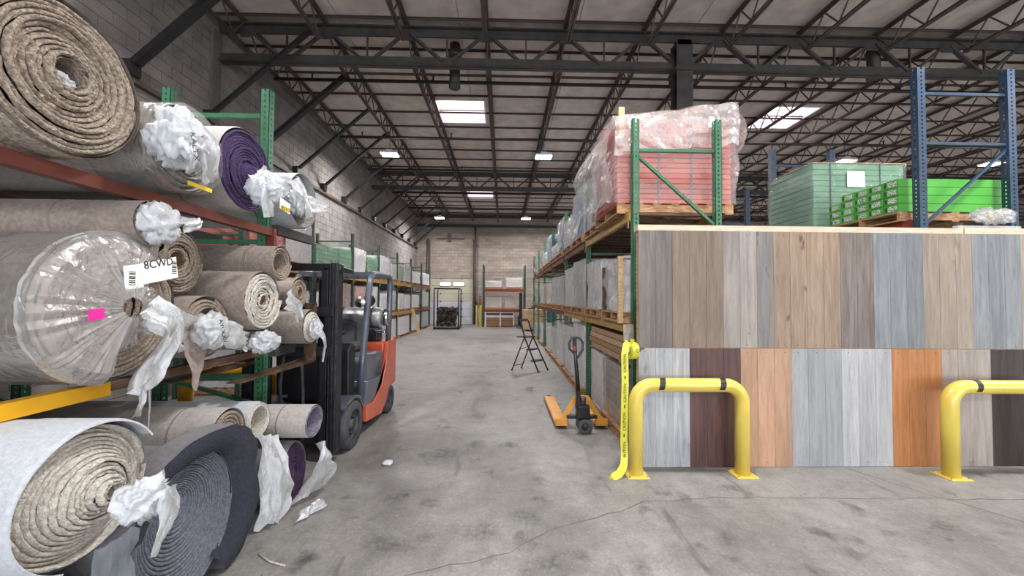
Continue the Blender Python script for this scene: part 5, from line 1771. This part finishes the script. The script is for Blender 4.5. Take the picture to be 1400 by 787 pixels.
    P(MB().cyl((-hw + .1, .14, .27), (hw - .1, .14, .27), .07, 12).cyl((-hw + .1, 1.55, .205), (hw - .1, 1.55, .205), .05, 12), 'axle', black_steel)
    # mast
    yM = -.21
    for s in (-1, 1):
        xo = s * .44
        rail = P(MB().box(xo - s * .0 - .045, xo + .045, yM - .06, yM + .06, .095, 2.08).box(xo - .03, xo + .03, yM - .075, yM - .06, .095, 2.08), 'outer_mast_rail', black_steel, bevel=.006)
        for q in (-.036, .0, .036):
            P(MB().box(xo + q - .004, xo + q + .004, yM - .08, yM - .074, .1, 2.07), 'rail_edge', hub_mat, rail)
        xi = s * .335
        P(MB().box(xi - .035, xi + .035, yM - .05, yM + .05, .12, 2.03), 'inner_mast_rail', black_steel, bevel=.006)
        P(MB().cyl((s * .27, yM + .03, .12), (s * .27, yM + .03, 1.9), .03, 12), 'lift_cylinder', black_steel)
        ch = P(MB().box(s * .21 - .012, s * .21 + .012, yM - .02, yM + .01, 1.1, 1.98), 'lift_chain', hub_mat)
        for k in range(22):
            P(MB().box(s * .21 - .018, s * .21 + .018, yM - .03, yM - .018, 1.12 + k * .038, 1.14 + k * .038), 'chain_link', hub_mat, ch)
        P(MB().bar((s * .44, yM + .05, .35), (s * .36, .25, .5), .06, .06), 'tilt_cylinder', black_steel)
    P(MB().box(-.50, .50, yM - .05, yM + .05, 2.0, 2.075), 'mast_crosshead', black_steel, bevel=.01)
    P(MB().box(-.42, .42, yM + .03, yM + .07, 1.55, 1.62), 'mast_crossbar', black_steel)
    P(MB().box(-.42, .42, yM + .03, yM + .07, .16, .30), 'mast_crossbar', black_steel)
    P(MB().prism([(.45, 1.99), (.60, 1.97), (.60, 2.01), (.45, 2.06)], lambda a, c: (a, yM - .01, c), lambda a, c: (a, yM + .06, c)), 'hose_guard', black_steel)
    P(MB().tube([(.1, yM + .02, .2), (.12, yM - .02, .7), (.08, yM, 1.2), (.1, yM + .02, 1.9)], .016, 8).tube([(-.1, yM + .02, .2), (-.12, yM - .02, .8), (-.08, yM, 1.3), (-.1, yM + .02, 1.9)], .016, 8), 'hydraulic_hose', rubber)
    # carriage and forks
    yC = yM - .085
    P(MB().box(-.46, .46, yC - .035, yC, fork_z + .03, fork_z + .13), 'carriage_bar', black_steel, bevel=.006)
    P(MB().box(-.46, .46, yC - .035, yC, fork_z + .44, fork_z + .54), 'carriage_bar', black_steel, bevel=.006)
    for s in (-1, 1):
        P(MB().box(s * .40 - .03, s * .40 + .03, yC - .03, yC, fork_z + .02, fork_z + .56), 'carriage_side', black_steel)
    fm = mat('worn_fork_steel', '#6b4f3c', .6, .3, '#3a2d26', 5, (3, 1.2, 3))
    for s in (-1, 1):
        x = s * .245 if main else s * .2
        y0 = yC - .04
        ln = 1.14
        P(MB().prism([(y0, fork_z + .58), (y0 - .045, fork_z + .58), (y0 - .045, fork_z + .04), (y0 - .09, fork_z + .028), (y0 - ln, fork_z + .012), (y0 - ln, fork_z), (y0 - .06, fork_z - .02), (y0, fork_z)],
                     lambda a, c: (x - .055, a, c), lambda a, c: (x + .055, a, c)), 'fork', fm, bevel=.006)
    if txt:
        me = text_mesh(txt, .075, chrome)
        mt_ = Matrix(((0, 0, 1, hw - .058), (1, 0, 0, 1.16), (0, 1, 0, .86), (0, 0, 0, 1)))
        me.transform(mt_)
        ob = bpy.data.objects.new('lettering', me); COL.objects.link(ob); ob.parent = t
    t.rotation_euler = (0, 0, rotz)
    return t


grey_body = mat('slate_grey_paint', '#4a4e58', .35, .1, '#555a65', 3, coat=.3)
fork_orange = mat('forklift_orange', '#c2583a', .38, 0, '#b54e33', 3, coat=.3)
forklift('orange and grey forklift with raised fork parked beside the carpet rolls', (-2.215, 4.36, 0), 0, grey_body, fork_orange, txt='TOYOTA')
forklift('distant dark forklift with blue seat shell before the far wall', (1.25, 22.6, 0), -PI / 2, black_steel, mat('dark_blue_paint', '#24506e', .4), fork_z=.12, main=False)

# ------------------------------------------------------------------ pallet jack (forks point away along +Y)
jack_m = mat('jack_orange_yellow', '#d5963c', .42, 0, '#c08430', 4, coat=.2)
pj = thing('pallet_jack', 'yellow orange pallet jack with black handle on the right of the aisle', 'pallet jack', (1.05, 5.1, 0), rotz=0.0)


def J(mb, name, m_, parent=None, bevel=0.0):
    return mb.build(name, m_, parent or pj, bevel, local=True)


for s, y1 in ((-1, 1.52), (1, 1.50)):
    x = s * .265
    fk = MB().prism([(.10, .085), (y1 - .12, .085), (y1, .055), (y1, .035), (.10, .035)], lambda a, c: (x - .08, a, c), lambda a, c: (x + .08, a, c))
    f_ = J(fk, 'fork', jack_m, bevel=.008)
    J(MB().cyl((x - .05, y1 - .22, .038), (x + .05, y1 - .22, .038), .037, 14), 'load_roller', rubber, f_)
    J(MB().box(x - .03, x + .03, y1 - .1, y1 - .06, .086, .09), 'fork_slot', black_steel, f_)
    # sloped A-frame gusset on each fork heel
    J(MB().prism([(0, .05), (.10, .05), (.10, .09), (0, .15)], lambda a, c: (x - .08, a, c), lambda a, c: (x + .08, a, c)), 'fork_heel', jack_m, bevel=.006)
    ax = .085
    J(MB().prism([(s * .34, .06), (s * .30, .10), (s * .11, .42), (s * .07, .42), (s * .07, .36), (s * .22, .10), (s * .22, .06)], lambda a, c: (a, .02, c), lambda a, c: (a, .045, c)), 'gusset_plate', jack_m, bevel=.004)
J(MB().box(-.10, .10, .015, .05, .34, .44), 'head_plate', jack_m, bevel=.01)
J(MB().box(-.20, .20, -.03, .06, .15, .19), 'cross_member', black_steel, bevel=.01)
J(MB().box(-.085, .085, -.12, .02, .17, .34), 'pump_body', black_steel, bevel=.02)
J(MB().cyl((0, -.04, .3), (0, -.04, .44), .045, 16), 'lift_piston', hub_mat)
for y in (-.16, .0):
    w_ = J(MB().lathe([(.055, 0), (.088, 0), (.092, .01), (.092, .045), (.088, .055), (.055, .055), (.055, 0)], (0.01, y - .03, .092), (0, 1, 0), 28), 'steer_wheel', rubber)
    J(MB().lathe([(0, .008), (.02, .008), (.022, .02), (.05, .022), (.056, .01), (.056, .045)], (0.01, y - .03, .092), (0, 1, 0), 24), 'wheel_hub', hub_mat, w_)
J(MB().cyl((.01, -.2, .092), (.01, .03, .092), .015, 8).box(-.03, .05, -.10, -.04, .1, .2), 'wheel_axle', black_steel)
J(MB().prism([(-.05, .30), (.03, .30), (.01, .52), (-.03, .52)], lambda a, c: (a - .05, -.09, c), lambda a, c: (a - .05, -.03, c)), 'handle_yoke', black_steel, bevel=.01)
J(MB().tube([(-.06, -.06, .46), (-.075, -.04, .75), (-.10, -.02, 1.03)], [.03, .026, .022], 10), 'handle_shaft', black_steel)
J(MB().tube([(-.10, -.02, 1.0), (-.17, -.02, 1.06), (-.175, -.02, 1.15), (-.14, -.02, 1.21), (-.08, -.02, 1.215), (-.03, -.02, 1.20), (.005, -.02, 1.14), (-.0, -.02, 1.05), (-.05, -.02, .97), (-.09, -.02, .93)], .017, 10), 'handle_grip', rubber)
J(MB().bar((-.10, -.025, 1.0), (-.105, -.025, 1.2), .05, .03, (0, 1, 0)), 'handle_head', black_steel, bevel=.005)
J(MB().box(-.125, -.09, -.05, -.03, 1.04, 1.1), 'release_lever', mat('lever_red', '#8e3b30', .5))

# ------------------------------------------------------------------ stepladder
sl = thing('stepladder', 'black folding three step ladder standing in the aisle', 'stepladder', (.65, 9.3, 0))
f0, f1 = Vector((.834, 9.025, 0)), Vector((1.089, 9.304, 0))
b0_, b1_ = Vector((.226, 9.29, 0)), Vector((.468, 9.586, 0))
t0_, t1_ = Vector((.515, 9.08, .80)), Vector((.73, 9.32, .80))
h0_, h1_ = Vector((.42, 9.12, 1.17)), Vector((.62, 9.34, 1.17))
MB().tube([f0 + Vector((0, 0, .012)), t0_, h0_, h0_.lerp(h1_, .12) + Vector((-.02, 0, .045)), h0_.lerp(h1_, .88) + Vector((-.02, 0, .045)), h1_, t1_, f1 + Vector((0, 0, .012))], .018, 8).build('front_frame', black_steel, sl)
MB().tube([h0_.lerp(h1_, .1) + Vector((-.02, 0, .043)), h0_.lerp(h1_, .9) + Vector((-.02, 0, .043))], .027, 10).build('handle_grip', rubber, sl)
for (a, b) in ((b0_, t0_), (b1_, t1_)):
    MB().tube([a + Vector((0, 0, .012)), b + Vector((0, 0, .03))], .015, 8).build('rear_leg', black_steel, sl)
MB().tube([b0_.lerp(t0_, .15), b1_.lerp(t1_, .15)], .010, 6).build('cross_bar', black_steel, sl)
MB().tube([t0_.lerp(b0_, .35), t0_.lerp(f0, .25)], .008, 6).build('spreader', black_steel, sl)
dirn = ((f0 + f1) / 2 - (b0_ + b1_) / 2).normalized()
for q, dep in ((.30, .12), (.63, .12), (1.0, .26)):
    a, b = f0.lerp(t0_, q), f1.lerp(t1_, q)
    n_ = Vector((-dirn.x, -dirn.y, 0)) * dep
    mb = MB()
    mb.prism([(0, 0), (1, 0), (1, 1), (0, 1)], lambda u, v: a.lerp(b, u) + n_ * (v - .2), lambda u, v: a.lerp(b, u) + n_ * (v - .2) + Vector((0, 0, .03)))
    mb.build('step', rubber, sl, bevel=.004)
for p in (f0, f1, b0_, b1_):
    MB().cyl((p.x, p.y, 0), (p.x, p.y, .035), .024, 10).build('rubber_foot', rubber, sl)

# ------------------------------------------------------------------ far end of the aisle
cg = thing('scrap_cage', 'black tubular cage full of dark scrap before the overhead door', 'cage', (-3.1, 21.9, 0))
cx0, cx1, cy0, cy1, ch = -3.80, -2.45, 21.35, 22.5, 2.25
for x in (cx0, cx1):
    for y in (cy0, cy1):
        MB().cyl((x, y, 0), (x, y, ch), .035, 8).build('post', black_steel, cg)
for z in (.06, ch):
    for (a, b) in (((cx0, cy0), (cx1, cy0)), ((cx0, cy1), (cx1, cy1)), ((cx0, cy0), (cx0, cy1)), ((cx1, cy0), (cx1, cy1))):
        MB().cyl((a[0], a[1], z), (b[0], b[1], z), .03, 8).build('rail', black_steel, cg)
bx(cx0 - .03, cx1 + .03, cy0 - .03, cy1 + .03, .03, .08).build('base_tray', black_steel, cg)
sm_ = [mat('scrap_dark', '#2c2522', .7), mat('scrap_brown', '#51423a', .9), mat('scrap_tan', '#7d6c60', .9), mat('scrap_black', '#191716', .6)]
hp = MB()
rr = random.Random(3)
for k in range(760):
    x, y = rr.uniform(cx0 + .17, cx1 - .17), (rr.uniform(cy0 + .16, cy0 + .28) if k % 3 else rr.uniform(cy0 + .28, cy1 - .17))
    z = rr.uniform(.21, 1.12) if y < cy0 + .28 else rr.uniform(.7, 1.18)
    hp.cur = rr.choice([0, 0, 1, 2, 3, 3, 1])
    a = Vector((rr.uniform(-1, 1), rr.uniform(-1, 1), rr.uniform(-1, 1))).normalized() * rr.uniform(.05, .1)
    hp.bar(Vector((x, y, z)) - a, Vector((x, y, z)) + a, rr.uniform(.05, .14), rr.uniform(.02, .08))
ho = hp.build('scrap_heap', sm_)
tag(ho, 'heap of dark brown shredded scrap filling the black cage', 'scrap', kind='stuff')

# yellow bollards beside the door
for k, (x, y, lab) in enumerate([(-1.36, 23.9, 'yellow bollard standing by the far standpipe'), (-1.68, 24.6, 'thin yellow bollard left of the bollard by the standpipe')]):
    b_ = thing('bollard', lab, 'bollard', (x, y, 0), 'far yellow bollards')
    MB().lathe([(.085 - .03 * k, 0), (.085 - .03 * k, 1.2), (.07 - .03 * k, 1.26), (.0, 1.29)], (x, y, 0), (0, 0, 1), 16).build('post', yellow_safety, b_)
    MB().cyl((x, y, 0), (x, y, .015), .12, 16).build('base_plate', yellow_safety, b_)
ex = thing('fire_extinguisher', 'red brown extinguisher on the far wall above the yellow bollards', 'extinguisher', (-1.5, FY - .3, 1.3))
MB().lathe([(0, 0), (.08, 0), (.085, .03), (.085, .36), (.05, .45), (.02, .48), (0, .48)], (-1.5, FY - .29, 1.3), (0, 0, 1), 14).build('cylinder', red_carton, ex)
MB().box(-1.56, -1.44, FY - .33, FY - .25, 1.78, 1.84).build('valve', black_steel, ex)
MB().box(-1.53, -1.47, FY - .2, FY, 1.4, 1.5).build('bracket', black_steel, ex)

frk = thing('pallet_rack', 'green upright rack with red beams and white loads by the far wall', 'rack', (.06, 23.75, 0), 'pallet racks')
fum = upright_mesh('upright', 3.75, .08, .08, dgreen_rack, False)
for x in (-1.2, 1.32):
    for y in (23.2, 24.35):
        inst(fum, 'upright', frk, (x - .06, y - 23.75, 0))
    for z in (.3, 1.6, 3.0):
        bx(x - .015, x + .015, 23.24, 24.31, z, z + .035).build('horizontal_brace', dgreen_rack, frk)
    MB().bar((x, 23.24, .35), (x, 24.31, 1.58), .03, .03, (1, 0, 0)).build('diagonal_brace', dgreen_rack, frk)
    MB().bar((x, 24.31, 1.65), (x, 23.24, 2.98), .03, .03, (1, 0, 0)).build('diagonal_brace', dgreen_rack, frk)
for z in (1.04, 2.28):
    for y in (23.2, 24.35):
        bx(-1.158, 1.278, y - .03, y + .03, z - .13, z).build('beam', red_beam, frk)
FGL = 'loads on the far red rack'
for k, (x0, x1, z, h, mm, lab) in enumerate([(-1.08, -.12, 2.28, .36, white_carton, 'low white sagging load at the upper left of the far red rack'), (.18, 1.15, 2.28, .55, white_carton, 'square white load at the upper right of the far red rack'),
                                             (-1.08, -.08, 1.04, .62, mat('cream_carton', '#c9bfae', .7), 'cream load at the middle left of the far red rack'), (.1, .78, 1.04, .58, MATS['cream_carton'] if 'cream_carton' in MATS else white_carton, 'cream load at the middle right of the far red rack')]):
    pallet('pallet under the ' + lab, (x0 + x1) / 2, 23.75, z, x1 - x0, 1.15, 'pallets on the far red rack')
    load(lab, x0, x1, 23.28, 24.25, z + .1315, z + .1315 + h, mm, 4, 2, film, 100 + k, FGL)
wc = thing('wooden_crate', 'low wooden crate with white edge boards under the far red rack', 'crate', (-.1, 23.6, 0))
for k in range(4):
    bx(-1.05, .62, 23.28, 23.31, .06 + .17 * k, .06 + .17 * k + .14).build('slat', wood_pallet if k < 3 else white_carton, wc)
for x in (-1.1, -.2, .6):
    bx(x, x + .08, 23.25, 23.28, 0, .88).build('batten', white_carton, wc)
bx(-1.1, .68, 23.31, 24.1, .04, .84).build('crate_body', wood_dark, wc)
bx(-1.12, .70, 23.24, 24.15, .84, .90).build('lid', white_carton, wc)

cb = thing('cardboard_box', 'big plain cardboard box on the floor before the distant forklift', 'box', (1.7, 21.0, 0))
bx(1.06, 2.35, 20.5, 21.5, .12, 1.12).build('box_body', cardboard, cb, bevel=.01)
MB().box(1.08, 1.69, 20.52, 21.48, 1.12, 1.128).box(1.71, 2.33, 20.52, 21.48, 1.12, 1.128).build('flap', cardboard, cb)
for x in (1.1, 1.65, 2.2):
    bx(x, x + .1, 20.52, 21.48, 0, .12).build('skid', wood_pallet, cb)
